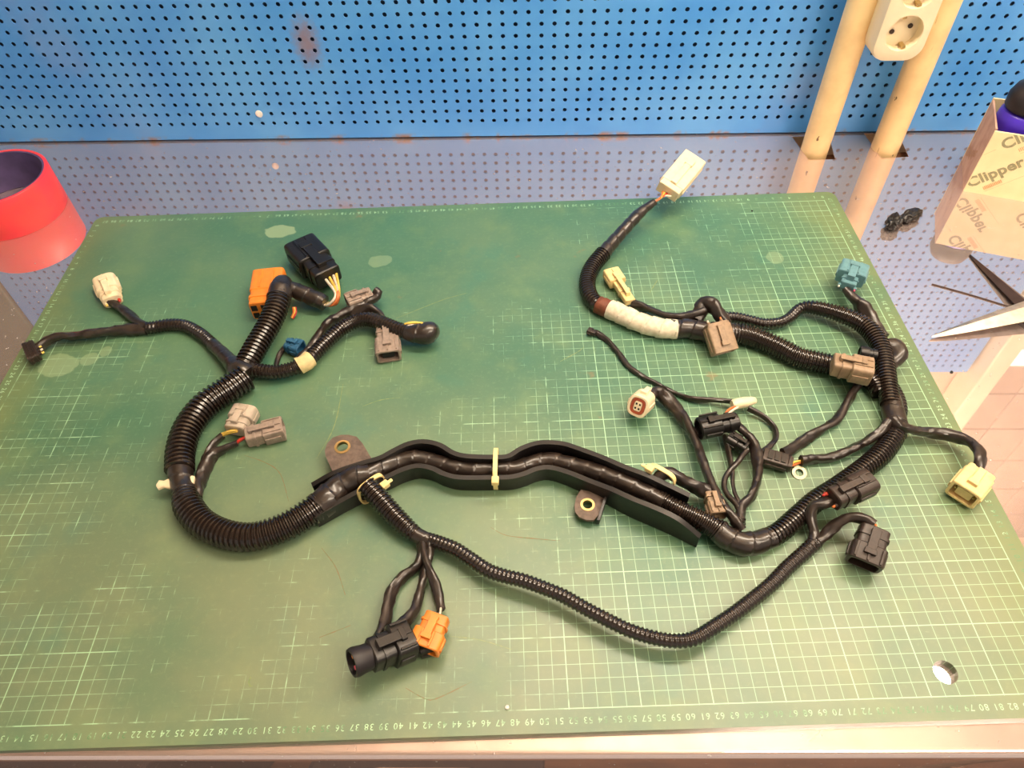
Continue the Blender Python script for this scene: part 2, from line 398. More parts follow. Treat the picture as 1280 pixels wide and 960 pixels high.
# steel bench with cut-outs for the two pipes
HOLES = [[(990, 171), (1036, 169), (1044, 199), (1011, 200)], [(1080, 167), (1122, 165), (1136, 196), (1102, 198)]]
def bench():
    root = tag(empty('steel_workbench', (0, 0, -.9)), 'stainless steel workbench with a mirror-like top under the green mat', 'workbench')
    fl, fr = Vector((-1.25, -.2735)), Vector((1.35, -.3440))
    bl = wallp(-1.35, 0, -.028).to_2d(); br = wallp(1.30, 0, -.028).to_2d()
    bm = bmesh.new(); es = []
    def loop(pts):
        v = [bm.verts.new((p[0], p[1], TZ)) for p in pts]
        return [bm.edges.new((v[i], v[(i + 1) % len(v)])) for i in range(len(v))]
    es += loop([fl, fr, br, bl])
    for h in HOLES: es += loop([at(x, y, TZ).to_2d() for x, y in h])
    bmesh.ops.triangle_fill(bm, use_beauty=True, edges=es, normal=(0, 0, 1))
    bmesh.ops.recalc_face_normals(bm, faces=bm.faces)
    ex = bmesh.ops.extrude_face_region(bm, geom=bm.faces[:])
    bmesh.ops.translate(bm, verts=[e for e in ex['geom'] if isinstance(e, bmesh.types.BMVert)], vec=(0, 0, -.0015))
    bmesh.ops.recalc_face_normals(bm, faces=bm.faces)
    o = mk('bench_top', bm, 'bench_steel', root); o.location.z = .9
    # rolled front lip
    d = (fr - fl).normalized(); nrm = Vector((d.y, -d.x)); R = .0055; prof = []
    for k in range(9):
        a = math.pi / 2 * k / 8; prof.append((R * math.sin(a), TZ - R + R * math.cos(a)))
    prof += [(R, TZ - .04), (R - .0015, TZ - .04), (R - .0015, TZ - R)] + [((R - .0015) * math.sin(a), TZ - R + (R - .0015) * math.cos(a)) for a in (1.2, .8, .4, 0)]
    bm = bmesh.new()
    loft(bm, [[(q.x + nrm.x * x, q.y + nrm.y * x, z) for x, z in prof] for q in (fl, fr)])
    bmesh.ops.recalc_face_normals(bm, faces=bm.faces)
    o = mk('front_lip', bm, 'bench_steel', root, smooth=40); o.location.z = .9
    # boards under the steel, seen brown through the cut-outs
    bm = bmesh.new(); a = wallp(.30, 0, .12); box(bm, -1.2, 1.2, -.24, .41, TZ - .022, TZ - .012)
    o = mk('under_board', bm, 'hole_wood', root); o.location.z = .9
    for x, y in ((-1.15, -.22), (1.2, -.28), (-1.1, .42), (1.15, .34)):
        o = mk('bench_leg', boxes((x - .02, x + .02, y - .02, y + .02, 0, .9 + TZ - .0221)), 'pale_metal', root, bevel=.003)
bench()

# perforated steel panel: every hole is cut through the sheet
def pegboard():
    s0, s1, zt, zb = -.888, .806, .4815, -.0032
    V = []; F = []; off = [(math.cos(math.pi / 4 * k), math.sin(math.pi / 4 * k)) for k in range(8)]
    sq = [(1, 0), (1, 1), (0, 1), (-1, 1), (-1, 0), (-1, -1), (0, -1), (1, -1)]
    cmin = math.ceil((s0 + .01) / PX_); cmax = math.floor((s1 - .01) / PX_); rmax = int((zt - .012 - PEG0.z) / PZ_); R = .0029
    for c in range(cmin, cmax + 1):
        for r in range(rmax + 1):
            x, z = c * PX_, PEG0.z + r * PZ_; b = len(V)
            V += [(x + sx * PX_ / 2, 0, z + sz * PZ_ / 2) for sx, sz in sq]
            V += [(x + R * cx, 0, z + R * cz) for cx, cz in off]
            V += [(x + R * cx, .0015, z + R * cz) for cx, cz in off]
            for k in range(8):
                j = (k + 1) % 8; F += [(b + k, b + 8 + k, b + 8 + j, b + j), (b + 8 + k, b + 16 + k, b + 16 + j, b + 8 + j)]
    xa, xb = (cmin - .5) * PX_, (cmax + .5) * PX_; za, zc = PEG0.z - PZ_ / 2, PEG0.z + (rmax + .5) * PZ_
    def q(x0, x1, z0, z1):
        b = len(V); V.extend([(x0, 0, z0), (x1, 0, z0), (x1, 0, z1), (x0, 0, z1)]); F.append((b, b + 1, b + 2, b + 3))
    q(s0, s1, zb, za); q(s0, s1, zc, zt); q(s0, xa, za, zc); q(xb, s1, za, zc)
    # folded rims
    for (x0, z0, x1, z1) in ((s0, zb, s1, zb), (s1, zb, s1, zt), (s1, zt, s0, zt), (s0, zt, s0, zb)):
        b = len(V); V.extend([(x0, 0, z0), (x0, .018, z0), (x1, .018, z1), (x1, 0, z1)]); F.append((b, b + 1, b + 2, b + 3))
    root = tag(empty('pegboard', (PEG0.x, PEG0.y, 0), YAW), 'blue painted perforated steel pegboard standing behind the bench', 'pegboard')
    mk('perforated_sheet', (V, [], F), 'peg_blue', root)
    mk('hole_shade_sheet', boxes((s0 + .004, s1 - .004, .0175, .0185, zb + .002, zt - .004)), 'hole_shade', root)  # added dark sheet: shade inside the holes put into its colour
    # a pale round plug pushed over one hole
    P = atwall(324, 142); s = (P - PEG0).dot(EX)
    bm = bmesh.new(); lathe(bm, [(.0048, 0), (.0048, .0012), (.0035, .0022), (.001, .0025)], 20, Matrix.Translation((s, -.0002, P.z)) @ Matrix.Rotation(math.pi / 2, 4, 'X'))
    mk('hole_plug', bm, 'white_speck', root, smooth=50)['label'] = 'pale round plug'
pegboard()

# ------------------------------------------------------------------ lamps
for i, (x, y, z, sx, sy, st, lab) in enumerate(LAMP_PANELS):
    root = tag(empty('bench_or_fill_lamp', (x, y, z), YAW), lab, 'lamp')
    nm = 'lamp_glow_%d' % i; lamp_mat(nm, st)
    mk('diffuser', boxes((-sx / 2, sx / 2, -sy / 2, sy / 2, 0, .004)), nm, root)
    mk('housing', boxes((-sx / 2 - .01, sx / 2 + .01, -sy / 2 - .01, sy / 2 + .01, .005, .05)), 'lamp_body', root, bevel=.004)
    mk('added_uplight', boxes((-sx / 2, sx / 2, -sy / 2, sy / 2, .051, .055)), nm, root)  # glowing top added to brighten the ceiling
    for dx in (-.4, .4): mk('hanger', boxes((dx * sx - .003, dx * sx + .003, -.003, .003, .05, 1.9 - z)), 'lamp_body', root)
lamp_mat('strip_glow', 2.2)
root = tag(empty('strip_light', wallp(.853, .43, -WB + .0065), YAW), 'short bright strip light on the tiles, mirrored in the bench top', 'lamp')
mk('diffuser', boxes((.002, .40, -.030, -.012, .002, .030)), 'strip_glow', root, bevel=.004)
mk('housing', boxes((0, .402, -.012, 0, 0, .032)), 'lamp_body', root)

# ------------------------------------------------------------------ cutting mat with its hanging hole
def cutting_mat():
    root = tag(empty('cutting_mat', (0, 0, TZ)), 'large worn green cutting mat with a pale centimetre grid', 'cutting mat')
    x0, x1, y0, y1, rc = -.449, .4515, -.3005, .302, .010
    pts = []
    for cx, cy, a0 in ((x1 - rc, y1 - rc, 0), (x0 + rc, y1 - rc, 90), (x0 + rc, y0 + rc, 180), (x1 - rc, y0 + rc, 270)):
        for k in range(7): a = math.radians(a0 + 15 * k); pts.append((cx + rc * math.cos(a), cy + rc * math.sin(a)))
    h = at(1182, 840); hole = [(h.x + .0082 * math.cos(2 * math.pi * k / 28), h.y + .0082 * math.sin(2 * math.pi * k / 28)) for k in range(28)]
    bm = bmesh.new(); es = []
    for L in (pts, hole):
        v = [bm.verts.new((p[0], p[1], 0)) for p in L]; es += [bm.edges.new((v[i], v[(i + 1) % len(v)])) for i in range(len(v))]
    bmesh.ops.triangle_fill(bm, use_beauty=True, edges=es, normal=(0, 0, 1))
    for f in bm.faces:
        if f.normal.z < 0: f.normal_flip()
    ex = bmesh.ops.extrude_face_region(bm, geom=bm.faces[:])
    bmesh.ops.translate(bm, verts=[e for e in ex['geom'] if isinstance(e, bmesh.types.BMVert)], vec=(0, 0, TZ))
    bmesh.ops.recalc_face_normals(bm, faces=bm.faces)
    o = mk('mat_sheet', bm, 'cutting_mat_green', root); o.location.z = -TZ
    # printed numbers along the edges, upside down as the mat lies
    dig = {}
    for ch in '0123456789':
        cu = bpy.data.curves.new('d', 'FONT'); cu.body = ch; cu.size = .0062; cu.resolution_u = 2; cu.align_x = 'CENTER'; cu.align_y = 'CENTER'
        ob = bpy.data.objects.new('d', cu); COL.objects.link(ob); bpy.context.view_layer.update()
        me = bpy.data.meshes.new_from_object(ob.evaluated_get(bpy.context.evaluated_depsgraph_get()))
        dig[ch] = ([v.co.copy() for v in me.vertices], [tuple(p.vertices) for p in me.polygons])
        bpy.data.objects.remove(ob); bpy.data.curves.remove(cu); bpy.data.meshes.remove(me)
    V = []; F = []
    def num(n, x, y, rot):
        M = Matrix.Translation((x, y, .00012)) @ Matrix.Rotation(rot, 4, 'Z'); s = str(n)
        for i, ch in enumerate(s):
            b = len(V); vs_, fs = dig[ch]; off = Vector(((i - (len(s) - 1) / 2) * .0037, 0, 0))
            V.extend([M @ (v + off) for v in vs_]); F.extend([tuple(b + k for k in f) for f in fs])
    for n in range(0, 88): num(n, (n - 43.5 + .25) / 100, -.2927, math.pi); num(87 - n, (n - 43.5) / 100, .2922, math.pi)
    for n in range(0, 58): num(n, .4428, (n - 28.5) / 100, math.pi / 2); num(57 - n, -.4428, (n - 28.5) / 100, -math.pi / 2)
    o = mk('printed_numbers', (V, [], F), 'mat_print', root); o.location.z = -TZ; o['label'] = 'pale scale numbers printed along the edges'; o['kind'] = 'stuff'
cutting_mat()
def scratches():
    root = bpy.data.objects['cutting_mat']
    for pts, wd, mt in (([(495, 398), (530, 384), (556, 374), (585, 366)], .0009, 'scratch_tan'), ([(305, 569), (331, 578), (350, 592), (361, 627)], .0008, 'scratch_brown'),
            ([(396, 573), (418, 532), (429, 480)], .0010, 'scratch_tan'), ([(613, 659), (632, 669), (665, 673), (700, 676)], .0009, 'scratch_brown'), ([(402, 685), (420, 710), (432, 745)], .0009, 'scratch_brown'),
            ([(507, 860), (528, 872), (540, 875), (562, 866), (590, 852)], .0009, 'scratch_brown'), ([(399, 797), (420, 789), (440, 781)], .0008, 'scratch_brown'), ([(453, 508), (476, 500), (500, 497)], .0009, 'scratch_tan'),
            ([(313.5, 846), (310, 857), (315.5, 857.5)], .0011, 'scratch_tan'), ([(700, 452), (722, 440), (730, 434)], .0007, 'scratch_tan'), ([(822, 350), (812, 366)], .0010, 'scratch_tan'), ([(640, 812), (600, 800), (560, 795)], .0006, 'scratch_tan')):
        P = [p.to_3d() for p in spline([Vector((*at(x, y, 0).to_2d(), 0, 0)) for x, y in pts], .004)]; V = []; F = []
        for i, p in enumerate(P):
            t = (P[min(i + 1, len(P) - 1)] - P[max(i - 1, 0)]).normalized(); nn = Vector((-t.y, t.x, 0)) * wd * .5 * (.35 + .65 * math.sin(math.pi * (i + .6) / (len(P) + .2))) * (1 + .6 * noise.noise(p * 300))
            V += [p - nn + Vector((0, 0, .00008)), p + nn + Vector((0, 0, .00008))]
        F = [(2 * i, 2 * i + 2, 2 * i + 3, 2 * i + 1) for i in range(len(P) - 1)]
        o = mk('scratch_mark', (V, [], F), mt, root); o.location.z = -TZ
scratches()

# ------------------------------------------------------------------ wiring harness: one connected thing
HB = tag(empty('wiring_harness', (0, 0, 0)), 'black vehicle wiring harness of ribbed conduits and plugs spread on the green mat', 'wiring harness')
def corr(pts, d, label=None, **k): return tube('corrugated_conduit', pts, d, 'corr', 'conduit', HB, label, seed=random.random() * 50, **k)
def tape(pts, d, label=None, mat='tape', name='taped_bundle', **k): return tube(name, pts, d, 'tape', mat, HB, label, seed=random.random() * 50, **k)
def sleeve(pts, d, label=None, **k): return tube('vinyl_sleeve', pts, d, 'sleeve', 'sleeve', HB, label, seed=random.random() * 50, **k)
def wire(pts, d, mat, parent=None, **k): return tube('wire', pts, d, 'wire', mat, parent or HB, **k)

# main trunk, left loop
corr([(307, 472), (288, 485), (258.5, 505), (236, 533), (226, 562), (224.5, 588)], 36)
tape([(225, 583, 0, 33), (226, 597, 1, 29), (229, 612, 1, 28), (234, 628, 0, 33)], 30)
corr([(231, 618, 0, 31), (236, 634), (253, 654), (283, 668), (315, 671), (348, 662), (377, 647), (405, 628)], 37)
tape([(398, 634, 0, 38), (410, 623, 1, 37), (424, 609, 2, 33), (443, 598, 3, 32), (462, 594, 3, 30)], 34)
# taped bundle lying in the plastic tray
tape([(440, 600, 3, 30), (465, 590, 2, 27), (495, 579, 2, 24), (520, 574, 2, 23), (542, 578, 2), (567, 585, 2), (595, 588, 2), (620, 587, 2), (645, 586, 2), (668, 579, 2), (690, 576, 3), (715, 582, 4), (745, 590, 6), (780, 603, 8), (810, 617, 8), (830, 627, 8)], 22)
corr([(822, 622, 8, 22), (847, 636, 8, 23), (870, 647, 6, 27), (890, 658, 4, 29), (903, 668, 2, 30)], 25)
tape([(897, 663, 3, 30), (912, 674, 1, 30), (933, 680, 0, 31), (955, 675, 0, 28), (965, 671, 0, 27)], 29)
corr([(958, 674, 0, 27), (975, 665), (997, 646), (1020, 626), (1047, 609), (1075, 589), (1100, 569), (1114, 551), (1120, 536, 0, 26)], 27)
tape([(1121, 545, 0, 25), (1120, 531, 0, 27), (1116, 515, 0, 26), (1113, 497, 1, 24)], 26)
corr([(1124, 524, 0, 16), (1126, 512, 0, 16), (1123, 498, 0, 16), (1116, 484, 0, 16)], 16)
corr([(1113, 505, 3, 24), (1110, 485, 4, 24), (1107, 463, 6, 24), (1102, 438, 7, 24), (1093, 420, 7, 24), (1079, 406, 7, 23), (1056, 395, 7, 22), (1034, 388, 6, 20), (1014, 384, 5, 18), (1000, 386, 4, 15), (987, 397, 3, 14), (975, 403, 2, 14), (957, 404.5, 2, 14), (940, 401, 2, 14), (922, 397, 3, 14), (905, 396, 4, 14)], 20)
# upper trunk with the white-taped stretch
corr([(1100, 492, 0, 22), (1092, 478, 0, 24), (1066, 463, 0, 24), (1040, 456), (1022, 452), (997, 446), (977, 436), (955, 426), (934, 419), (914, 416)], 27)
tape([(922, 417, 0, 26), (904, 416, 0, 26), (883, 415, 0, 26), (862, 411, 0, 25), (838, 411, 0, 24)], 26)
tape([(846, 411.5, 0, 25), (832, 411), (814, 407.5), (797, 402), (777, 393), (762, 386)], 25, 'white cloth tape wrapped around the upper trunk', 'white_tape', 'cloth_tape_wrap')
tape([(766, 388), (757, 385), (748, 380.5)], 23, 'brown tape wrap', 'brown_tape', 'cloth_tape_wrap')
corr([(752, 383), (744, 378.5), (737, 369), (734, 357), (736, 343, 1), (743, 330, 2), (754, 317, 4)], 21)
tape([(752, 319, 4, 18), (767, 302, 8, 16), (783, 284, 13, 15), (797, 269, 18, 14), (809, 259, 22, 11), (818, 252.5, 25, 9)], 15)
# left upper fan-out
corr([(304, 462, 1, 30), (311, 450, 3, 30), (322, 430, 6, 30), (335, 408, 9, 30), (345, 386, 12, 30), (350, 369, 13, 29)], 30)
tape([(348, 374, 13, 29), (351, 363, 14, 29), (353, 356, 14, 26), (355, 351, 15, 14)], 26)
tape([(354, 359, 16, 20), (366, 362, 13, 20), (381, 368, 9, 21), (395, 374, 6, 21), (406, 379, 4, 20)], 20)
tape([(312, 470, 0, 30), (300, 463, 2, 30), (288, 452, 4, 20), (277, 441, 3, 17), (266, 431, 2, 16)], 22)
corr([(272, 436, 2, 16), (262, 427), (250, 417), (232, 407.5), (212, 406), (192, 409), (183, 410)], 16)
tape([(318, 462, 5, 18), (304, 458, 7, 20), (297, 466, 4, 24)], 20)
corr([(303, 457, 6, 18), (317, 462, 5, 19), (342, 465, 3), (365, 461, 3), (384, 451, 4), (396, 439, 4), (411, 424, 5), (428, 410, 5), (446, 401, 6), (461, 399, 7), (478, 404, 8), (496, 411, 8), (513, 416, 8)], 19)
tape([(508, 415, 7, 20), (520, 417, 6, 24), (531, 417, 5, 27), (538, 414, 5, 26), (541, 411, 6, 16)], 24)
tape([(374, 457.5, 3), (381, 453.5, 4), (388, 448, 4)], 22, 'cream tape band around the conduit', 'cream_tape', 'cloth_tape_wrap')
for k, (a, b) in enumerate((((499, 408), (528, 404)), ((500, 411), (530, 408)), ((503, 414), (533, 411)))):
    wire([(a[0], a[1], 15), ((a[0] + b[0]) / 2, (a[1] + b[1]) / 2 - 2.5, 21), (b[0], b[1], 17)], 3.4, ('wire_yellow', 'wire_white', 'wire_yellow')[k])
sleeve([(374, 452, 1), (390, 431, 2), (408, 406, 3), (430, 392, 4), (450, 383, 5), (466, 374, 7), (473, 368, 9), (468, 364, 11)], 12)
sleeve([(440, 392, 4), (460, 385, 10), (473, 391, 7), (484, 405, 4)], 9)
sleeve([(184, 410, 0, 13), (172, 402, 1), (158, 390, 1), (146, 382, 2), (138, 377, 3)], 11)
sleeve([(184, 411, 0, 13), (163, 412, 1), (140, 414, 2), (112, 417, 3, 14), (92, 420, 3), (75, 420, 4), (58, 427, 4), (46, 437, 3)], 12)
# twin plug branch on the left loop
sleeve([(240, 625, 1), (247, 601), (257, 573), (268, 554), (279, 543, 2)], 9)
sleeve([(246, 622, 1, 14), (252, 597, 0, 14), (264, 571, 0, 14), (278, 562, 2, 11), (298, 553, 4, 9)], 12)
# branch crossing below the tray
corr([(458, 606, 16, 26), (472, 621, 12, 27), (487, 638, 8, 27), (505, 656, 5, 25), (519, 668, 4, 21)], 26)
tape([(514, 664, 4, 21), (524, 670, 4, 19), (534, 674, 4, 17), (545, 678, 4, 15)], 18)
corr([(535, 673, 4, 16), (550, 679, 5), (570, 687, 7), (590, 700, 8), (610, 713, 9), (630, 720, 10), (655, 726, 11), (680, 735, 11), (702, 744, 11), (722, 755, 11), (746, 768, 11), (780, 785, 11), (812, 796, 11), (842, 801, 11), (868, 798, 10), (892, 784, 8), (926, 761, 5), (962, 732, 3), (985, 709, 2), (1006, 690, 2), (1020, 677, 3)], 19)
sleeve([(1014, 684, 3, 16), (1018, 669, 5), (1015, 654, 8), (1014, 640, 12), (1019, 631, 16), (1030, 629, 18), (1042, 624, 19)], 14)
sleeve([(1014, 684, 3, 16), (1030, 670, 6), (1046, 655, 12), (1062, 647, 17), (1079, 649, 20), (1092, 657, 20)], 14)
# three sleeves down to the orange and black plugs
sleeve([(526, 676, 4), (527, 690, 3), (520, 708, 2), (505, 720, 2), (491, 737, 3), (485, 758, 5), (480, 782, 8), (468, 806, 12), (457, 818, 12)], 13)
sleeve([(537, 678, 4), (537, 692, 2), (531, 715, 1), (525, 740, 2), (518, 763, 5), (503, 780, 10), (482, 792, 14)], 13)
sleeve([(530, 674, 5), (530, 690, 8, 9), (536, 710, 9, 9), (545, 732, 7), (549, 748, 5), (551, 763, 5)], 10)
# right-hand cluster
sleeve([(811, 497, 8), (822, 490, 7), (837, 502, 5), (853, 522, 5), (868, 547, 6), (878, 575, 8), (888, 602, 10), (902, 628, 12), (918, 650, 12), (926, 662, 8)], 13)
sleeve([(740, 415, 1, 6), (747, 417), (761, 427), (775, 443.5), (787, 459), (806, 472), (826, 482), (846, 492), (867, 499, 2), (893, 500, 4), (915, 501.5, 6)], 6.5)
sleeve([(935, 510, 6), (955, 521, 3), (967, 533, 2), (970, 547, 2), (963, 557, 3), (951, 565, 4)], 6)
sleeve([(919, 530, 9), (933, 542, 8), (943, 557, 8), (947, 580, 9), (946, 602, 9), (939, 621, 9), (927, 634, 9), (924, 655, 9)], 12)
sleeve([(905, 545, 5), (911, 567, 6), (915, 588, 7), (917, 612, 9), (925, 632, 12), (929, 656, 10)], 6)
tape([(934, 562, 9, 7), (921, 579, 9), (910, 591, 8), (905, 604, 8), (909, 618, 9), (921, 631, 11, 8), (928, 651, 12, 9)], 7)
sleeve([(978, 567, 4), (984, 565, 2), (998, 555), (1022, 540), (1045, 525, 1), (1057, 507, 2), (1067, 490, 3), (1074, 477, 5)], 11)
sleeve([(1001, 576, 3), (1020, 574, 1), (1038, 572, 1), (1057, 565, 2), (1080, 553, 4), (1100, 540, 9), (1111, 526, 14)], 12)
sleeve([(1114, 524, 14), (1122, 532, 12), (1141, 537.5, 8), (1166, 541, 6), (1190, 545, 8), (1212, 552, 12), (1224, 564, 16), (1225, 577, 16), (1223, 588, 12)], 14)
sleeve([(1106, 421, 5, 9), (1093, 403, 4, 12), (1079, 385, 6, 16), (1066, 372, 10, 13), (1056, 361, 14, 10)], 13)
sleeve([(1094, 444, 3, 14), (1104, 435, 5), (1119, 434, 9), (1122, 443, 8), (1112, 454, 3), (1106, 466, 1)], 18)
sleeve([(908, 406, 8, 13), (900, 394, 14, 15), (890, 382, 17, 16), (880, 380, 15, 16), (876, 389, 11, 15), (870, 399, 6, 14)], 16)
sleeve([(790, 379, 2), (810, 386, 3), (830, 393.5, 5), (850, 397.5, 7, 11), (868, 395, 9, 13), (880, 390, 11, 14)], 10)
sleeve([(818, 606, 14, 14), (826, 594, 20, 15), (838, 592, 20, 16), (856, 602, 14, 16), (880, 614, 9, 15), (889, 620, 9, 12)], 15)

# plastic tray: two walls and a floor that follow the trunk
def tray():
    T0 = empty('cable_tray'); T0.parent = HB
    back = [(390, 607, 16), (417, 592, 20), (448, 581, 21), (475, 573, 21), (490, 565, 21), (510, 555.5, 21), (530, 552.5, 21), (550, 557, 21), (567, 567, 21), (585, 571, 21), (615, 572, 21), (635, 571, 21), (652, 561, 21), (675, 554, 22), (702, 555, 22), (722, 561, 23), (752, 572, 25), (780, 584, 27), (807, 594, 28), (835, 607, 24), (862, 620, 20)]
    front = [(393, 646, 16), (422, 629, 17), (455, 611, 18), (487, 595, 18), (505, 587, 18), (522, 583, 18), (540, 586, 18), (555, 593, 18), (575, 597.5, 18), (617, 597.5, 18), (638, 597, 18), (655, 593, 18), (670, 587, 18), (687, 585, 18), (710, 591, 19), (740, 603, 21), (765, 612.5, 24), (790, 624, 26), (825, 638, 27), (850, 651, 25), (876, 672, 16)]
    fl = []
    for nm, path, sg in (('tray_wall', back, 1), ('tray_wall', front, -1)):
        S = spline([Vector((*at(x, y, z / 1000).to_2d(), z / 1000, 0)) for x, y, z in path], .004)
        P = [s.to_3d() for s in S]; n = len(P); loops = []
        for i in range(n):
            t = (P[min(i + 1, n - 1)] - P[max(i - 1, 0)]); t.z = 0; t.normalize(); nn = Vector((-t.y, t.x, 0)) * .0011
            h = P[i].z; b = Vector((P[i].x, P[i].y, .0008))
            loops.append([tuple(b - nn), tuple(b + nn), tuple(P[i] + nn * 2.0), tuple(P[i] + nn * 2.0 + Vector((0, 0, .0012))), tuple(P[i] - nn * 2.0 + Vector((0, 0, .0012))), tuple(P[i] - nn * 2.0), ])
        bm = bmesh.new(); loft(bm, loops); bmesh.ops.recalc_face_normals(bm, faces=bm.faces)
        mk(nm, bm, 'tray', T0, smooth=40)
        fl.append(P)
    n = 90; V = []; F = []
    for i in range(n):
        for P in fl:
            q = P[int(i * (len(P) - 1) / (n - 1))]; V += [(q.x, q.y, .0008), (q.x, q.y, .0022)]
    for i in range(n - 1):
        a, b = i * 4, i * 4 + 4
        F += [(a + 1, a + 3, b + 3, b + 1), (a, b, b + 2, a + 2), (a, a + 1, b + 1, b), (a + 2, b + 2, b + 3, a + 3)]
    F += [(0, 2, 3, 1), (4 * n - 4, 4 * n - 3, 4 * n - 1, 4 * n - 2)]
    mk('tray_floor', (V, [], F), 'tray', T0)
    def tab(outline, z, hole, rh, gus=None, tilt=None):
        P = [at(x, y, z if not tilt else z + tilt[i]) for i, (x, y) in enumerate(outline)]
        bm = bmesh.new(); h = at(hole[0], hole[1], z + (sum(tilt) / len(tilt) * .9 if tilt else 0))
        es = []
        ring = [h + Vector((rh * math.cos(2 * math.pi * k / 20), rh * math.sin(2 * math.pi * k / 20), 0)) for k in range(20)]
        for L in (P, ring):
            v = [bm.verts.new(p) for p in L]; es += [bm.edges.new((v[i], v[(i + 1) % len(v)])) for i in range(len(v))]
        bmesh.ops.triangle_fill(bm, use_beauty=True, edges=es, normal=(0, 0, 1))
        for f in bm.faces:
            if f.normal.z < 0: f.normal_flip()
        ex = bmesh.ops.extrude_face_region(bm, geom=bm.faces[:])
        bmesh.ops.translate(bm, verts=[e for e in ex['geom'] if isinstance(e, bmesh.types.BMVert)], vec=(0, 0, -.0026))
        bmesh.ops.recalc_face_normals(bm, faces=bm.faces)
        o = mk('mounting_tab', bm, 'tab_plastic', T0)
        o['label'] = 'grey-brown fixing tab with a metal-lined hole'
        bm = bmesh.new(); prof = [(rh + .0008, -.003), (rh + .0008, .0006), (rh - .0012, .0006), (rh - .0012, -.003)]
        loops = [[(r * math.cos(2 * math.pi * i / 28), r * math.sin(2 * math.pi * i / 28), zz) for i in range(28)] for r, zz in prof]
        loft(bm, loops + [loops[0]], False, False, Matrix.Translation(h))
        mk('hole_bushing', bm, 'brass', o, smooth=40)
    tab([(417, 592), (407, 570), (406, 563), (409, 554), (416, 547), (426, 543.5), (436, 543.5), (446, 546), (453, 554), (465, 574)], .017, (428, 558.7), .0062)
    tab([(726, 612), (720, 622), (718, 632), (719, 640), (724, 646), (733, 650), (742, 650), (748, 644), (757, 618)], .009, (734.5, 631), .0052)
    g = [at(760, 612, .014), at(748, 650, .0095)]
    bm = bmesh.new(); nn = Vector((.0011, 0, 0)); loft(bm, [[tuple(g[0] - nn), tuple(g[0] + nn), tuple(g[1] + nn), tuple(g[1] - nn)], [tuple(v + Vector((0, 0, -.007 if i in (2, 3) else -.010))) for i, v in enumerate((g[0] - nn, g[0] + nn, g[1] + nn, g[1] - nn))]])
    bmesh.ops.recalc_face_normals(bm, faces=bm.faces); mk('tab_gusset', bm, 'tray', T0)
tray()

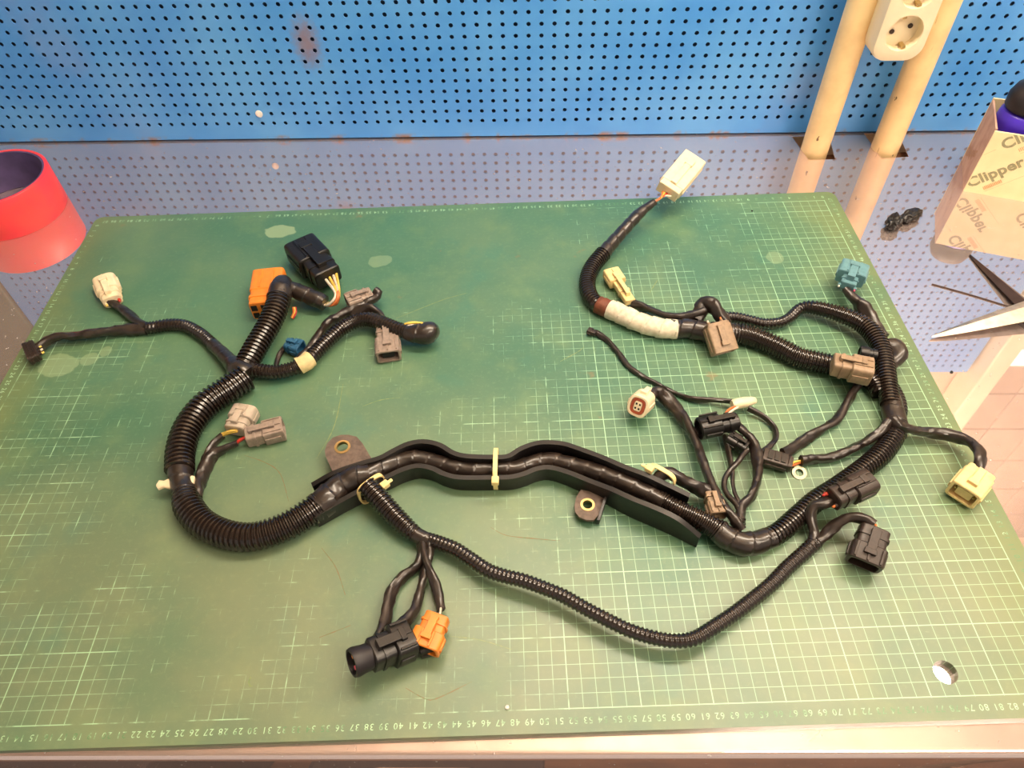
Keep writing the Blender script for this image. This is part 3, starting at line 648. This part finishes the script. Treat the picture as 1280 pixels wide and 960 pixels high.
# ------------------------------------------------------------------ plugs
def frame(A, B, roll=0):
    X = (B - A).normalized(); Z = Vector((0, 0, 1)); Z = (Z - X * Z.dot(X)).normalized(); Y = Z.cross(X)
    M = Matrix((X, Y, Z)).transposed().to_4x4(); M.translation = A
    return M @ Matrix.Rotation(math.radians(roll), 4, 'X')
def plug(rear, front, W, H, mat, label, e=6, shroud=.55, rear_s=.82, z=None, zr=None, zf=None, ribs=3, latch=True, pins=0, roll=0, inner=None, wires=(), collar=True):
    """rear / front: pixel of the wire end and of the mating end at mid height; W, H in metres"""
    zc = H / 2 + .0006 if z is None else z
    A = at(rear[0], rear[1], zc if zr is None else zr); B = at(front[0], front[1], zc if zf is None else zf)
    L = (B - A).length; M = frame(A, B, roll); hw, hh = W / 2, H / 2; xs = L * (1 - shroud)
    bm = bmesh.new(); c = min(hw, hh) * .08; t = min(hw, hh) * .26
    loft(bm, [se(0, hw * rear_s - c, hh * rear_s - c, e), se(c, hw * rear_s, hh * rear_s, e), se(xs, hw * rear_s, hh * rear_s, e), se(xs + c * .3, hw - c, hh - c, e), se(xs + c * 1.3, hw, hh, e),
              se(L - c, hw, hh, e), se(L, hw - c, hh - c, e), se(L, hw - t, hh - t, e), se(L * .62, hw - t * 1.05, hh - t * 1.05, e)])
    body = mk('connector', bm, mat, HB, smooth=35); body.matrix_world = M; body['label'] = label
    K = dict(parent=body)
    if collar:
        bm = bmesh.new(); x0 = xs * .45
        loft(bm, [se(x0, hw * rear_s + .0009, hh * rear_s + .0009, e), se(x0 + L * .07, hw * rear_s + .0009, hh * rear_s + .0009, e)]); mk('collar', bm, mat, body, smooth=35)
    for i in range(ribs):
        y = (i - (ribs - 1) / 2) * W * .36
        bm = boxes((xs + c * 2, L * .96, y - W * .035, y + W * .035, hh - .0008, hh + .0011)); mk('rib', bm, mat, body, bevel=.0003)
    for s in (-1, 1):
        mk('side_rail', boxes((xs + c * 2, L * .9, s * hw - .0010, s * hw + .0010, -hh * .25, hh * .25)), mat, body, bevel=.0003)
    if latch:
        bm = boxes((L * .12, L * .80, -W * .13, W * .13, hh + .0010, hh + .0024), (L * .12, L * .2, -W * .13, W * .13, hh * rear_s - .0005, hh + .0012), (L * .66, L * .80, -W * .17, W * .17, hh - .0005, hh + .0030))
        mk('latch', bm, mat, body, bevel=.0004)
    if inner:
        bm = bmesh.new(); loft(bm, [se(L * .60, hw * .5, hh * .45, e), se(L * .93, hw * .5, hh * .45, e)]); mk('inner_core', bm, inner, body, smooth=35)
    if pins:
        bm = bmesh.new()
        for i in range(pins):
            y = (i - (pins - 1) / 2) * (W * .62 / max(pins - 1, 1)); box(bm, L * .6, L * .9, y - .0006, y + .0006, -.0006, .0006)
        mk('terminal_pins', bm, 'brass', body)
    for i, wm in enumerate(wires):
        y = (i - (len(wires) - 1) / 2) * (W * .55 / max(len(wires) - 1, 1)); bm = bmesh.new()
        loft(bm, [se(-.0045, .0010, .0010, 2, 8), se(.001, .0010, .0010, 2, 8)], M=Matrix.Translation((0, y, 0))); mk('wire', bm, wm, body, smooth=True)
        bm = bmesh.new(); loft(bm, [se(-.0022, .0017, .0017, 2, 10), se(.0006, .0017, .0017, 2, 10)], M=Matrix.Translation((0, y, 0))); mk('wire_seal', bm, 'seal_red' if 'red' in wm else mat, body, smooth=40)
    return body
W3 = ('wire_yellow', 'wire_orange', 'wire_white')
plug((141, 377), (131, 350), .024, .017, 'white_plastic', 'white plastic plug at the far left', e=3.2, shroud=.6, ribs=1, wires=('wire_red', 'wire_yellow'))
plug((47, 437), (33, 443), .028, .011, 'brown_black', 'dark flat plug with pale terminals at the left edge', shroud=.4, rear_s=.95, z=.011, ribs=0, latch=False, wires=('wire_white', 'wire_yellow', 'wire_white', 'wire_yellow'))
o = plug((333, 388), (339, 346), .034, .026, 'orange_plastic', 'large orange plug behind the ribbed branch', e=8, shroud=.62, rear_s=.93, ribs=2, latch=False)
for i in range(3):
    for j in range(2): mk('wire_port', boxes((-.0006, .002, -.012 + i * .010, -.006 + i * .010, -.009 + j * .010, -.002 + j * .010)), 'dark_gap', o)
for k in range(3): wire([(366 + k * 1.6, 384, 12 - 2 * k), (367 + k * 1.5, 391, 6), (364 + k, 398, 2)], 2.6, ('wire_orange', 'wire_yellow', 'wire_red')[k])
plug((411, 347), (376, 309), .037, .026, 'black_plastic', 'large black plug with pale wires, top of the left fan-out', e=8, shroud=.58, rear_s=.80, ribs=2, z=.017)
for k, (mt, dx, dy) in enumerate((('wire_yellow', 0, 0), ('wire_white', 5, -4), ('wire_yellow', 9, -7), ('wire_white', -5, 3), ('wire_orange', 3, 4), ('wire_orange', 7, 2))):
    wire([(403 + dx * .4, 381 + dy * .2, 6), (415 + dx * .7, 379 + dy * .4, 12), (421 + dx * .3, 366 + dy * .5, 20), (412 + dx * .9, 347 + dy * .9, 15)], 3.6, mt)
plug((465, 368), (434, 379), .019, .014, 'grey_plastic', 'pale grey plug behind the bent branch', e=7, z=.012)
plug((483, 411), (486, 446), .024, .016, 'grey_plastic', 'grey plug below the bent branch', e=7, inner='dark_gap')
plug((359, 431), (377, 436), .016, .014, 'blue_plastic', 'small blue plug between two left branches', e=4, ribs=1)
sleeve([(360, 432, 3), (353, 437, 2), (348, 447, 1), (345, 458, 1)], 5)
plug((294, 539), (309, 512), .024, .018, 'clear_plastic', 'cloudy white plug inside the left loop', e=4, ribs=2)
wire([(277, 545, 4), (286, 541, 9), (297, 539, 9)], 3.8, 'wire_yellow'); wire([(278, 542, 6), (288, 539, 11), (299, 537, 10)], 3.4, 'wire_yellow')
wire([(295, 554, 5), (302, 549, 8), (310, 546, 8)], 4.5, 'wire_red')
plug((308, 547), (355, 535), .019, .016, 'grey_plastic', 'grey four-way plug inside the left loop', e=8, inner='dark_gap', pins=0)
b = plug((462, 820), (513, 799), .027, .024, 'black_plastic', 'black plug at the end of the lowest branch', e=5, shroud=.5, rear_s=.78, ribs=3, zr=.023, zf=.013)
bm = bmesh.new(); loft(bm, [se(.002, .0092, .0088, 2, 24), se(-.004, .0095, .0095, 2, 24), se(-.011, .0105, .0105, 2, 24), se(-.0135, .0098, .0098, 2, 24), se(-.0135, .0082, .0082, 2, 24), se(-.006, .0075, .0075, 2, 24)]); bmesh.ops.recalc_face_normals(bm, faces=bm.faces); mk('wire_boot', bm, 'black_rubber', b, smooth=40)
for y, zz, mt in ((.003, .003, 'wire_orange'), (-.003, -.002, 'wire_pink')):
    bm = bmesh.new(); loft(bm, [se(-.012, .0016, .0016, 2, 10), se(-.005, .0016, .0016, 2, 10)], M=Matrix.Translation((0, y, zz))); mk('wire', bm, mt, b, smooth=40)
plug((505, 812), (545, 800), .018, .014, 'black_plastic', 'second black plug under the small orange one', e=6, ribs=1, latch=False)
o = plug((548, 770), (529, 812), .023, .015, 'orange_plastic', 'small orange plug beside the lowest black plug', e=7, shroud=.5, rear_s=.78, ribs=2, z=.016)
wire([(551, 760, 9), (550, 767, 12), (548, 774, 12)], 3, 'wire_white')
b = plug((808, 498), (797, 508), .019, .021, 'white_plastic', 'open white-rimmed plug with a red-brown seal', e=3, shroud=.8, rear_s=.7, zr=.010, zf=.022, ribs=0)
Lb = max(v.co.x for v in b.data.vertices)
bm = bmesh.new(); loft(bm, [se(Lb * .62, .0066, .0076, 3), se(Lb * .99, .0066, .0076, 3), se(Lb * .99, .0040, .0052, 3), se(Lb * .9, .0040, .0052, 3)]); mk('seal_ring', bm, 'seal_brown', b, smooth=35)
bm = bmesh.new(); loft(bm, [se(Lb * .62, .0034, .0046, 5), se(Lb * 1.0, .0034, .0046, 5)]); o = mk('inner_core', bm, 'white_plastic', b, smooth=35)
mk('terminal_ports', boxes(*[(Lb * .99, Lb * 1.005, y - .0008, y + .0008, zz - .0009, zz + .0009) for y in (-.0016, .0016) for zz in (-.0021, .0021)]), 'dark_gap', b)
plug((921, 526), (873, 536), .019, .018, 'black_plastic', 'black round plug near the splice cap', e=2.6, z=.018, ribs=3, inner='dark_gap')
plug((934, 561), (911, 547), .014, .012, 'black_plastic', 'small black plug below the round plug', e=4, ribs=2, z=.009)
wire([(905, 519, 14), (911, 512, 14), (920, 508, 11)], 3, 'wire_orange'); wire([(908, 521, 14), (914, 514, 15), (922, 509, 11)], 3, 'wire_white')
b = plug((990, 581), (953, 570), .014, .010, 'brown_black', 'flat black in-line fuse holder', e=8, shroud=.85, ribs=0, latch=False, z=.009)
mk('cover_panel', boxes(*[(x, x + .004, -.0045, .0045, .0046, .0060) for x in (.006, .0115, .017)]), 'black_plastic', b)
wire([(987, 580, 8), (995, 577, 6), (1003, 576, 5)], 3, 'wire_yellow'); wire([(988, 583, 7), (996, 580, 5), (1003, 578, 4)], 2.4, 'wire_orange')
bm = bmesh.new(); h = at(999, 591, .0015)
prof = [(.0062, -.0006), (.0062, .0006), (.0034, .0006), (.0034, -.0006)]
loops = [[(r * math.cos(2 * math.pi * i / 28), r * math.sin(2 * math.pi * i / 28), zz) for i in range(28)] for r, zz in prof]
loft(bm, loops + [loops[0]], False, False, Matrix.Translation(h) @ Matrix.Rotation(.25, 4, 'X')); box(bm, -.0018, .0018, .005, .013, -.0005, .0012, Matrix.Translation(h) @ Matrix.Rotation(.45, 4, 'Z') @ Matrix.Rotation(.2, 4, 'X'))
mk('ring_terminal', bm, 'steel_bit', HB, smooth=40)['label'] = 'metal ring terminal'
plug((1224, 593), (1203, 619), .024, .019, 'cream_plastic', 'cream plug hanging at the right edge of the mat', e=8, shroud=.8, rear_s=.9, z=.013, ribs=0, inner='cream_plastic', collar=False, pins=3)
plug((1059, 358), (1068, 334), .028, .017, 'teal_plastic', 'blue-grey plug near the mat edge at upper right', e=7, shroud=.62, rear_s=.55, z=.020, ribs=2, wires=('wire_pink', 'wire_white'))
plug((1040, 455), (1089, 465), .022, .020, 'taupe_plastic', 'taupe plug lying over the upper trunk', e=6, z=.026, ribs=2, inner='dark_gap')
plug((1096, 444), (1074, 440), .012, .012, 'black_plastic', 'short black plug behind the ribbed bend', e=2.4, z=.020, ribs=0, latch=False, inner='dark_gap')
b = plug((894, 404), (906, 441), .025, .014, 'taupe_plastic', 'taupe plug with a long latch on the upper trunk', e=10, shroud=.9, rear_s=.85, zr=.026, zf=.010, ribs=0, wires=('wire_white', 'wire_orange'))
plug((788, 378), (763, 340), .018, .012, 'cream_plastic', 'slim cream plug above the white-taped trunk', e=8, shroud=.38, rear_s=.60, ribs=1, z=.009)
plug((834, 240), (867, 200), .029, .017, 'white_plastic', 'large white plug standing over the far mat edge', e=14, shroud=.88, rear_s=.92, zr=.034, zf=.042, ribs=0, roll=18, collar=False, pins=0)
for k, mt in enumerate(('wire_orange', 'wire_yellow', 'wire_red', 'wire_orange', 'wire_white')):
    wire([(816 + k * .6, 254 - k * .6, 28), (826 + k, 247 - k * .5, 31), (829 + k * 2.6, 237 + k * 2.2, 31)], 2.6, mt)
plug((1040, 624), (1087, 602), .021, .019, 'brown_black', 'dark brown plug resting on the right trunk', e=4, z=.027, ribs=2, wires=('wire_orange', 'wire_red'))
plug((1093, 662), (1079, 706), .026, .020, 'brown_black', 'dark brown plug at the end of the long thin conduit', e=5, shroud=.5, rear_s=.84, ribs=3, zr=.020, zf=.0125, wires=('wire_orange',))
plug((889, 617), (898, 645), .015, .013, 'taupe_plastic', 'small taupe plug half hidden by the sleeves', e=7, z=.014)
plug((745, 417), (735, 413), .007, .006, 'brown_black', 'tiny dark terminal at the end of the thin lead', e=5, ribs=0, latch=False, collar=False, z=.004, inner='brass')
# white splice cap
A, B = at(915, 506, .010), at(945, 500, .010); Lc = (B - A).length; bm = bmesh.new()
loft(bm, [se(0, .0038, .0038, 2.2, 20), se(.002, .0048, .0045, 2.2, 20), se(Lc * .55, .0050, .0046, 2.2, 20), se(Lc * .85, .0038, .0034, 2.2, 20), se(Lc * .97, .0030, .0024, 2.2, 20), se(Lc, .0018, .0016, 2.2, 20)])
o = mk('splice_cap', bm, 'white_plastic', HB, smooth=50); o.matrix_world = frame(A, B); o['label'] = 'white splice cap'
# white clip on the left loop
A, B = at(196, 607, .012), at(243, 600, .012); Lc = (B - A).length
bm = bmesh.new(); loft(bm, [se(x * Lc, a, b_, 4, 16) for x, a, b_ in ((0, .0012, .0012), (.06, .0045, .002), (.2, .003, .0022), (.35, .0052, .0022), (.7, .0052, .0022), (.86, .0055, .002), (1, .0035, .0015))])
o = mk('trunk_clip', bm, 'white_plastic', HB, smooth=40); o.matrix_world = frame(A, B); o['label'] = 'white plastic clip'

# cable ties: a flat band around the bundle and a square head
def tie(ring, head, dirp, label):
    """ring: centre pixel, height and two radii of the strap loop; strap runs in the plane across 'dirp'"""
    c = at(ring[0], ring[1], ring[2]); t = (at(*dirp[1], ring[2]) - at(*dirp[0], ring[2])).normalized(); side = Vector((-t.y, t.x, 0)); up = Vector((0, 0, 1))
    V = []; F = []; n = 32; hw = .0019
    for i in range(n):
        a = 2 * math.pi * i / n
        for k, (rr, ww) in enumerate(((0, -hw), (0, hw), (.0012, hw), (.0012, -hw))):
            cs, sn = math.cos(a), math.sin(a)
            cs = math.copysign(abs(cs) ** .6, cs); sn = math.copysign(abs(sn) ** .6, sn)
            p = c + side * cs * (ring[3] + rr) + up * sn * (ring[4] + rr) + t * ww; p.z = max(p.z, .0004 + (.0003 if k in (2, 3) else .0008)); V.append(p)
    for i in range(n):
        for k in range(4): F.append((i * 4 + k, i * 4 + (k + 1) % 4, ((i + 1) % n) * 4 + (k + 1) % 4, ((i + 1) % n) * 4 + k))
    o = mk('cable_tie', (V, [], F), 'tie', HB, smooth=40); o['label'] = label
    h = at(*head[:2], head[2]); M = Matrix((side, t, up)).transposed().to_4x4(); M.translation = h
    mk('tie_head', boxes((-.0034, .0034, -.0030, .0030, -.0024, .0024), (.003, .0075, -.0015, .0015, -.0008, .0008), M=M), 'tie', o, bevel=.0007)
tie((465, 611, .0145, .0120, .0115), (481, 606, .024), ((455, 604), (478, 628)), 'cream cable tie at the branch below the tray')
tie((620, 586, .011, .0155, .0125), (619, 601, .0235), ((600, 587), (640, 587)), 'cream cable tie across the middle of the tray')
tie((826, 597, .020, .0115, .0110), (812, 586, .031), ((818, 608), (834, 586)), 'cream cable tie near the right end of the tray')

# ------------------------------------------------------------------ pipes and power strip
for px, lab in (((1018, 187), 'cream painted pipe with chipped paint, left of the power strip'), ((1106, 185), 'cream painted pipe running behind the power strip')):
    b = at(*px, TZ); root = tag(empty('wall_pipe', (b.x, b.y, -.9)), lab, 'pipe')
    bm = bmesh.new(); R = .0172
    loops = [[(R * math.cos(2 * math.pi * i / 28) * (1 + .012 * noise.noise(Vector((i, z * 9, 0)))), R * math.sin(2 * math.pi * i / 28), z) for i in range(28)] for z in [k * .14 for k in range(21)]]
    loft(bm, loops); mk('pipe_tube', bm, 'pipe_paint', root, smooth=50).rotation_euler.z = px[0] * .02
    for zz in (.3, 1.62):
        bm = bmesh.new(); loft(bm, [[(r * math.cos(2 * math.pi * i / 28), r * math.sin(2 * math.pi * i / 28), zz + dz) for i in range(28)] for r, dz in ((R + .0006, 0), (R + .003, .002), (R + .003, .016), (R + .0006, .018))]); mk('pipe_clamp', bm, 'pale_metal', root, smooth=40)

def power_strip():
    off = .082; c = atwall(1131, 42, off); bot = atwall(1112, 78, off)
    s = (c - PEG0).dot(EX); root = tag(empty('power_strip', wallp(s, bot.z, off), YAW), 'white upright power strip fixed between the two cream pipes', 'power strip')
    hw, D, H, rc = .0285, .036, .30, .018
    def outline(k):
        pts = []
        for cx, cz, a0 in ((hw - rc, H - rc, 0), (-hw + rc, H - rc, 90), (-hw + rc, rc, 180), (hw - rc, rc, 270)):
            for i in range(7):
                a = math.radians(a0 + 15 * i); pts.append((cx + (rc - k) * math.cos(a), cz + (rc - k) * math.sin(a)))
        return pts
    zc = c.z - bot.z; socks = [zc + i * .045 for i in range(6) if zc + i * .045 < H - .02]
    bm = bmesh.new()
    ls = [[(x, y, z) for x, z in outline(k)] for y, k in ((D, .002), (D - .003, 0), (.006, 0), (.0015, .0012), (0, .005))]
    R = loft(bm, ls, True, False)
    es = [bm.edges.get((R[-1][i], R[-1][(i + 1) % 28])) for i in range(28)]
    for z in socks:
        v = [bm.verts.new((.0192 * math.cos(2 * math.pi * i / 32), 0, z + .0192 * math.sin(2 * math.pi * i / 32))) for i in range(32)]
        es += [bm.edges.new((v[i], v[(i + 1) % 32])) for i in range(32)]
        v2 = [bm.verts.new((.0188 * math.cos(2 * math.pi * i / 32), .013, z + .0188 * math.sin(2 * math.pi * i / 32))) for i in range(32)]
        for i in range(32): bm.faces.new((v[i], v[(i + 1) % 32], v2[(i + 1) % 32], v2[i]))
        bm.faces.new(v2)
    bmesh.ops.triangle_fill(bm, use_beauty=True, edges=es, normal=(0, -1, 0))
    bmesh.ops.recalc_face_normals(bm, faces=bm.faces)
    body = mk('strip_body', bm, 'outlet_white', root, smooth=30)
    for z in socks:
        a = math.radians(18)
        for sg in (-1, 1):
            bm = bmesh.new(); lathe(bm, [(.0026, 0), (.0026, .0012)], 16, Matrix.Translation((sg * .0095 * math.cos(a), .0128, z + sg * .0095 * math.sin(a))) @ Matrix.Rotation(math.pi / 2, 4, 'X')); mk('socket_hole', bm, 'outlet_hole', root)
            M = Matrix.Translation((0, .006, z)) @ Matrix.Rotation(a, 4, 'Y').inverted() @ Matrix.Translation((0, 0, sg * .0170))
            mk('earth_clip', boxes((-.0022, .0022, -.0045, .0065, -.0016, .0016), M=M), 'brass', root, bevel=.0004)
    mk('mounting_foot', boxes((-.012, .012, D, off - .001, .05, .07), (-.012, .012, D, off - .001, .22, .24)), 'outlet_white', root)
power_strip()

# ------------------------------------------------------------------ red tape roll
c = at(20, 264, TZ); root = tag(empty('tape_roll', c), 'thin-walled red tape roll standing on the steel at the left', 'tape roll')
bm = bmesh.new(); R = .061; hgt = .050
loops = [[(r * math.cos(2 * math.pi * i / 64), r * math.sin(2 * math.pi * i / 64), z) for i in range(64)] for r, z in ((R - .004, 0), (R - .0008, 0), (R, .001), (R, hgt - .001), (R - .0008, hgt), (R - .004, hgt))]
loft(bm, loops + [loops[0]], False, False); bmesh.ops.recalc_face_normals(bm, faces=bm.faces); mk('tape_winding', bm, 'roll_red', root, smooth=40)
bm = bmesh.new(); loops = [[(r * math.cos(2 * math.pi * i / 64), r * math.sin(2 * math.pi * i / 64), z) for i in range(64)] for r, z in ((R - .0065, .0003), (R - .0041, .0003), (R - .0041, hgt - .0006), (R - .0065, hgt - .0006))]
loft(bm, loops + [loops[0]], False, False); bmesh.ops.recalc_face_normals(bm, faces=bm.faces); mk('core', bm, 'roll_inner', root, smooth=40)

# ------------------------------------------------------------------ printed carton with a purple holder in it
def text_mesh(body, size, name, mat, parent, M, bold=0.0, shear=0.0):
    cu = bpy.data.curves.new('t', 'FONT'); cu.body = body; cu.size = size; cu.resolution_u = 3; cu.offset = bold; cu.shear = shear; cu.space_character = 1.05
    ob = bpy.data.objects.new('t', cu); COL.objects.link(ob); bpy.context.view_layer.update()
    me = bpy.data.meshes.new_from_object(ob.evaluated_get(bpy.context.evaluated_depsgraph_get()))
    bpy.data.objects.remove(ob); bpy.data.curves.remove(cu)
    me.materials.clear(); me.materials.append(MATS[mat]); me.name = name
    o = bpy.data.objects.new(name, me); COL.objects.link(o); o.parent = parent; o.matrix_local = M; return o
def carton():
    fl_, bl_ = at(1204, 239, TZ), at(1204, 200, TZ); fr_ = at(1280, 252, TZ)
    dx = (fr_ - fl_).normalized(); ang = math.atan2(dx.y, dx.x); dep = .073; W, H, t = .135, .080, .0022
    root = tag(empty('printed_carton', fl_, ang), 'open cream carton with diagonal green lettering standing at the right', 'carton')
    mk('front_panel', boxes((0, W, 0, t, 0, H)), 'carton_face', root)
    mk('back_panel', boxes((0, W, dep - t, dep, 0, H + .004)), 'carton_face', root)
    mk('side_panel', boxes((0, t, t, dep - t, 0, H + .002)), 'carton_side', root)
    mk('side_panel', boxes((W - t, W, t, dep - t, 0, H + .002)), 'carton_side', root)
    mk('bottom_panel', boxes((t, W - t, t, dep - t, .0003, .002)), 'cardboard', root)
    bm = bmesh.new(); box(bm, .036, W - .004, 0, .0018, 0, .034, Matrix.Translation((0, .0025, H - .001)) @ Matrix.Rotation(math.radians(-58), 4, 'X')); mk('folded_flap', bm, 'cardboard', root)
    FX = Matrix.Rotation(math.pi / 2, 4, 'X')
    a = math.radians(43)
    for (x, z) in ((.004, .006), (.018, .060), (-.040, .030), (.075, .012)):
        for body, size, mat, dx_, dz_, bold in (('Clipper', .0185, 'print_green', 0, 0, .0006), ('iIlilIiIlilI', .0066, 'print_orange', .012, -.0105, .0002), ('_____________', .0066, 'print_orange', .012, -.0125, 0)):
            M = Matrix.Translation((x + dx_ * math.cos(a) - dz_ * math.sin(a), -.0003, z + dx_ * math.sin(a) + dz_ * math.cos(a))) @ FX @ Matrix.Rotation(a, 4, 'Z')
            o = text_mesh(body, size, 'printed_word', mat, root, M, bold)
            # trim what would run over the panel's edges
            bm = bmesh.new(); bm.from_mesh(o.data); Mi = M.inverted()
            for co, no in (((.001, 0, 0), (-1, 0, 0)), ((W - .001, 0, 0), (1, 0, 0)), ((0, 0, .001), (0, 0, -1)), ((0, 0, H - .0005), (0, 0, 1))):
                bmesh.ops.bisect_plane(bm, geom=bm.verts[:] + bm.edges[:] + bm.faces[:], plane_co=Mi @ Vector(co), plane_no=(Mi.to_3x3() @ Vector(no)).normalized(), clear_outer=True)
            if not bm.faces: bm.free(); bpy.data.objects.remove(o); continue
            bm.to_mesh(o.data); bm.free()
    # print showing on the shaded side panel
    M = Matrix.Translation((-.0003, .066, .010)) @ Matrix.Rotation(-math.pi / 2, 4, 'Z') @ FX @ Matrix.Rotation(.5, 4, 'Z'); text_mesh('Clipper', .016, 'printed_word', 'cardboard', root, M, .0005)
    # purple and black holder sitting in the carton
    P = root.matrix_basis @ Vector((.030, .037, .0022))
    hr = tag(empty('plastic_holder', P, ang), 'purple plastic holder with a black top inside the carton', 'holder')
    bm = bmesh.new(); lathe(bm, [(.012, 0), (.020, .004), (.023, .04), (.027, .060), (.0275, .078), (.026, .087), (.022, .091)], 36); mk('holder_body', bm, 'purple_plastic', hr, smooth=50)
    bm = bmesh.new(); lathe(bm, [(.0225, .0908), (.0255, .094), (.0260, .106), (.022, .116), (.012, .121), (.002, .122)], 36); mk('black_cap', bm, 'black_rubber', hr, smooth=50)
carton()

# ------------------------------------------------------------------ scissors, wire, black scrap, specks
def scissors():
    piv = at(1292, 389, TZ + .008); root = tag(empty('scissors', (piv.x, piv.y, TZ)), 'open steel scissors pointing in from the right edge', 'scissors')
    h = .008
    def blade(tip, wid, mat, zt, zp, rear):
        tpt = at(*tip, TZ + zt) - Vector((piv.x, piv.y, TZ)); p0 = Vector((0, 0, zp)); d = (p0 - tpt); L = d.length; d.normalize(); s = Vector((-d.y, d.x, 0)).normalized()
        bm = bmesh.new(); loops = []
        for k in range(11):
            f = k / 10; wv = wid * (f ** .75) + .0006; c_ = tpt + d * L * f; th = .0012 + .0018 * f
            loops.append([tuple(c_ - s * wv + Vector((0, 0, -th * .2))), tuple(c_ + s * wv * .6 + Vector((0, 0, -th))), tuple(c_ + s * wv + Vector((0, 0, 0))), tuple(c_ + s * wv * .3 + Vector((0, 0, th)))])
        loft(bm, loops); bmesh.ops.recalc_face_normals(bm, faces=bm.faces); mk('blade', bm, mat, root, smooth=30)
        # shank and finger loop past the pivot
        e = d.copy(); e.z = 0; e.normalize(); q = Vector((0, 0, zp)) + e * .05 + s * rear
        bm = bmesh.new(); loft(bm, [[tuple(c_ + s * a * wv + Vector((0, 0, b))) for a, b in ((-1, -.002), (1, -.002), (1, .002), (-1, .002))] for c_, wv in ((Vector((0, 0, zp)), wid), (Vector((0, 0, zp)) + e * .02, .006), (q, .004))]); mk('shank', bm, mat, root)
        bm = bmesh.new(); N = 28; loops = []
        for i in range(N):
            a = 2 * math.pi * i / N; cdir = e * math.cos(a) * 1.25 + s * math.sin(a); cc = q + e * .026 + cdir * .020; loops.append([tuple(cc + cdir * .004 * math.cos(b) + Vector((0, 0, .004 * math.sin(b)))) for b in [2 * math.pi * j / 8 for j in range(8)]])
        loft(bm, loops + [loops[0]], False, False); bmesh.ops.recalc_face_normals(bm, faces=bm.faces); mk('finger_loop', bm, 'black_rubber', root, smooth=True)
    blade((1165, 421), .0125, 'scissor_steel', .003, .0115, .018)
    blade((1212, 319), .0085, 'scissor_dark', .0012, .0065, -.018)
    bm = bmesh.new(); lathe(bm, [(.005, .006), (.005, .0165), (.003, .018), (.001, .0182)], 20); mk('pivot_screw', bm, 'steel_bit', root, smooth=40)
scissors()
a, b = at(1165, 355, TZ + .0008), at(1264, 384, TZ + .0008)
o = tube('steel_pin', [Vector((*a, .0007)), Vector((*((a + b) / 2 + Vector((0, .001, 0))), .0007)), Vector((*b, .0007))], 0, 'wire', 'scissor_dark', None, world=True, zmin=TZ + .0002)
tag(o, 'thin dark steel pin lying left of the scissors', 'pin')

c = at(1127, 279, TZ); root = tag(empty('plastic_scrap', c), 'crumpled black plastic scrap on the steel right of the pipes', 'scrap')
for i, (px, py, sx, sy, sz, rz) in enumerate(((1118, 277, .012, .0085, .008, .9), (1139, 269, .015, .0075, .0065, .5))):
    bm = bmesh.new(); bmesh.ops.create_icosphere(bm, subdivisions=4, radius=1)
    q = at(px, py, TZ + sz) - c
    for v in bm.verts:
        nn = v.co.normalized(); k = 1 + .28 * noise.noise(nn * 2.3 + Vector((i * 7, 0, 0))) + .16 * noise.noise(nn * 6 + Vector((i * 3, 5, 0)))
        v.co = Matrix.Rotation(rz, 3, 'Z') @ Vector((nn.x * sx * k, nn.y * sy * k, nn.z * sz * k)) + q; v.co.z = max(v.co.z, .0003)
    mk('crumpled_lump', bm, 'black_plastic', root, smooth=40)
q = [at(1121, 275, TZ + .006) - c, at(1128, 273, TZ + .005) - c, at(1134, 271, TZ + .006) - c]
o = tube('neck', [Vector((*p, .003)) for p in q], 0, 'wire', 'black_plastic', root, world=True, zmin=.0)

for px, py, r, mt, lab in ((634, 884.5, .0016, 'white_speck', 'tiny white speck near the front edge of the mat'), (940, 264, .0012, 'dark_gap', 'tiny black crumb near the far right of the mat'), (1189.5, 465.5, .0014, 'dark_gap', 'tiny black crumb on the steel right of the mat')):
    z0 = TZ if px > 1150 else 0
    bm = bmesh.new(); bmesh.ops.create_icosphere(bm, subdivisions=2, radius=r); q = at(px, py, z0)
    for v in bm.verts: v.co *= 1 + .3 * noise.noise(v.co * 900); v.co.z = max(v.co.z * .6, -.0006)
    o = mk('crumb', bm, mt, smooth=True); o.location = q + Vector((0, 0, .0006)); tag(o, lab, 'crumb')

# ------------------------------------------------------------------ things below the front edge of the bench
def crate(x0, x1, y0, y1, h, lab):
    root = tag(empty('floor_crate', ((x0 + x1) / 2, (y0 + y1) / 2, -.9)), lab, 'crate'); w_, d_ = (x1 - x0) / 2, (y1 - y0) / 2
    mk('crate_body', boxes((-w_, w_, -d_, d_, 0, h)), 'dark_box', root, bevel=.01)
    mk('crate_lid', boxes((-w_ - .01, w_ + .01, -d_ - .01, d_ + .01, h, h + .03)), 'dark_box', root, bevel=.008)
    mk('lid_handle', boxes((-.06, .06, -.015, .015, h + .03, h + .05)), 'pale_metal', root, bevel=.005)
crate(-1.05, -.42, -.62, -.25, .45, 'dark lidded crate on the floor below the left front edge of the bench')
crate(-.22, .06, -.58, -.24, .40, 'smaller dark crate on the floor below the bench front')
root = tag(empty('step_stool', (.86, -.42, -.9)), 'pale metal stool frame on the floor below the right front edge', 'stool')
for x in (-.14, .14):
    for y in (-.12, .12): mk('stool_leg', boxes((x - .012, x + .012, y - .012, y + .012, 0, .40)), 'pale_metal', root, bevel=.003)
mk('stool_frame', boxes((-.16, .16, -.14, -.11, .401, .43), (-.16, .16, .11, .14, .401, .43), (-.16, -.13, -.11, .11, .401, .43), (.13, .16, -.11, .11, .401, .43)), 'pale_metal', root, bevel=.003)
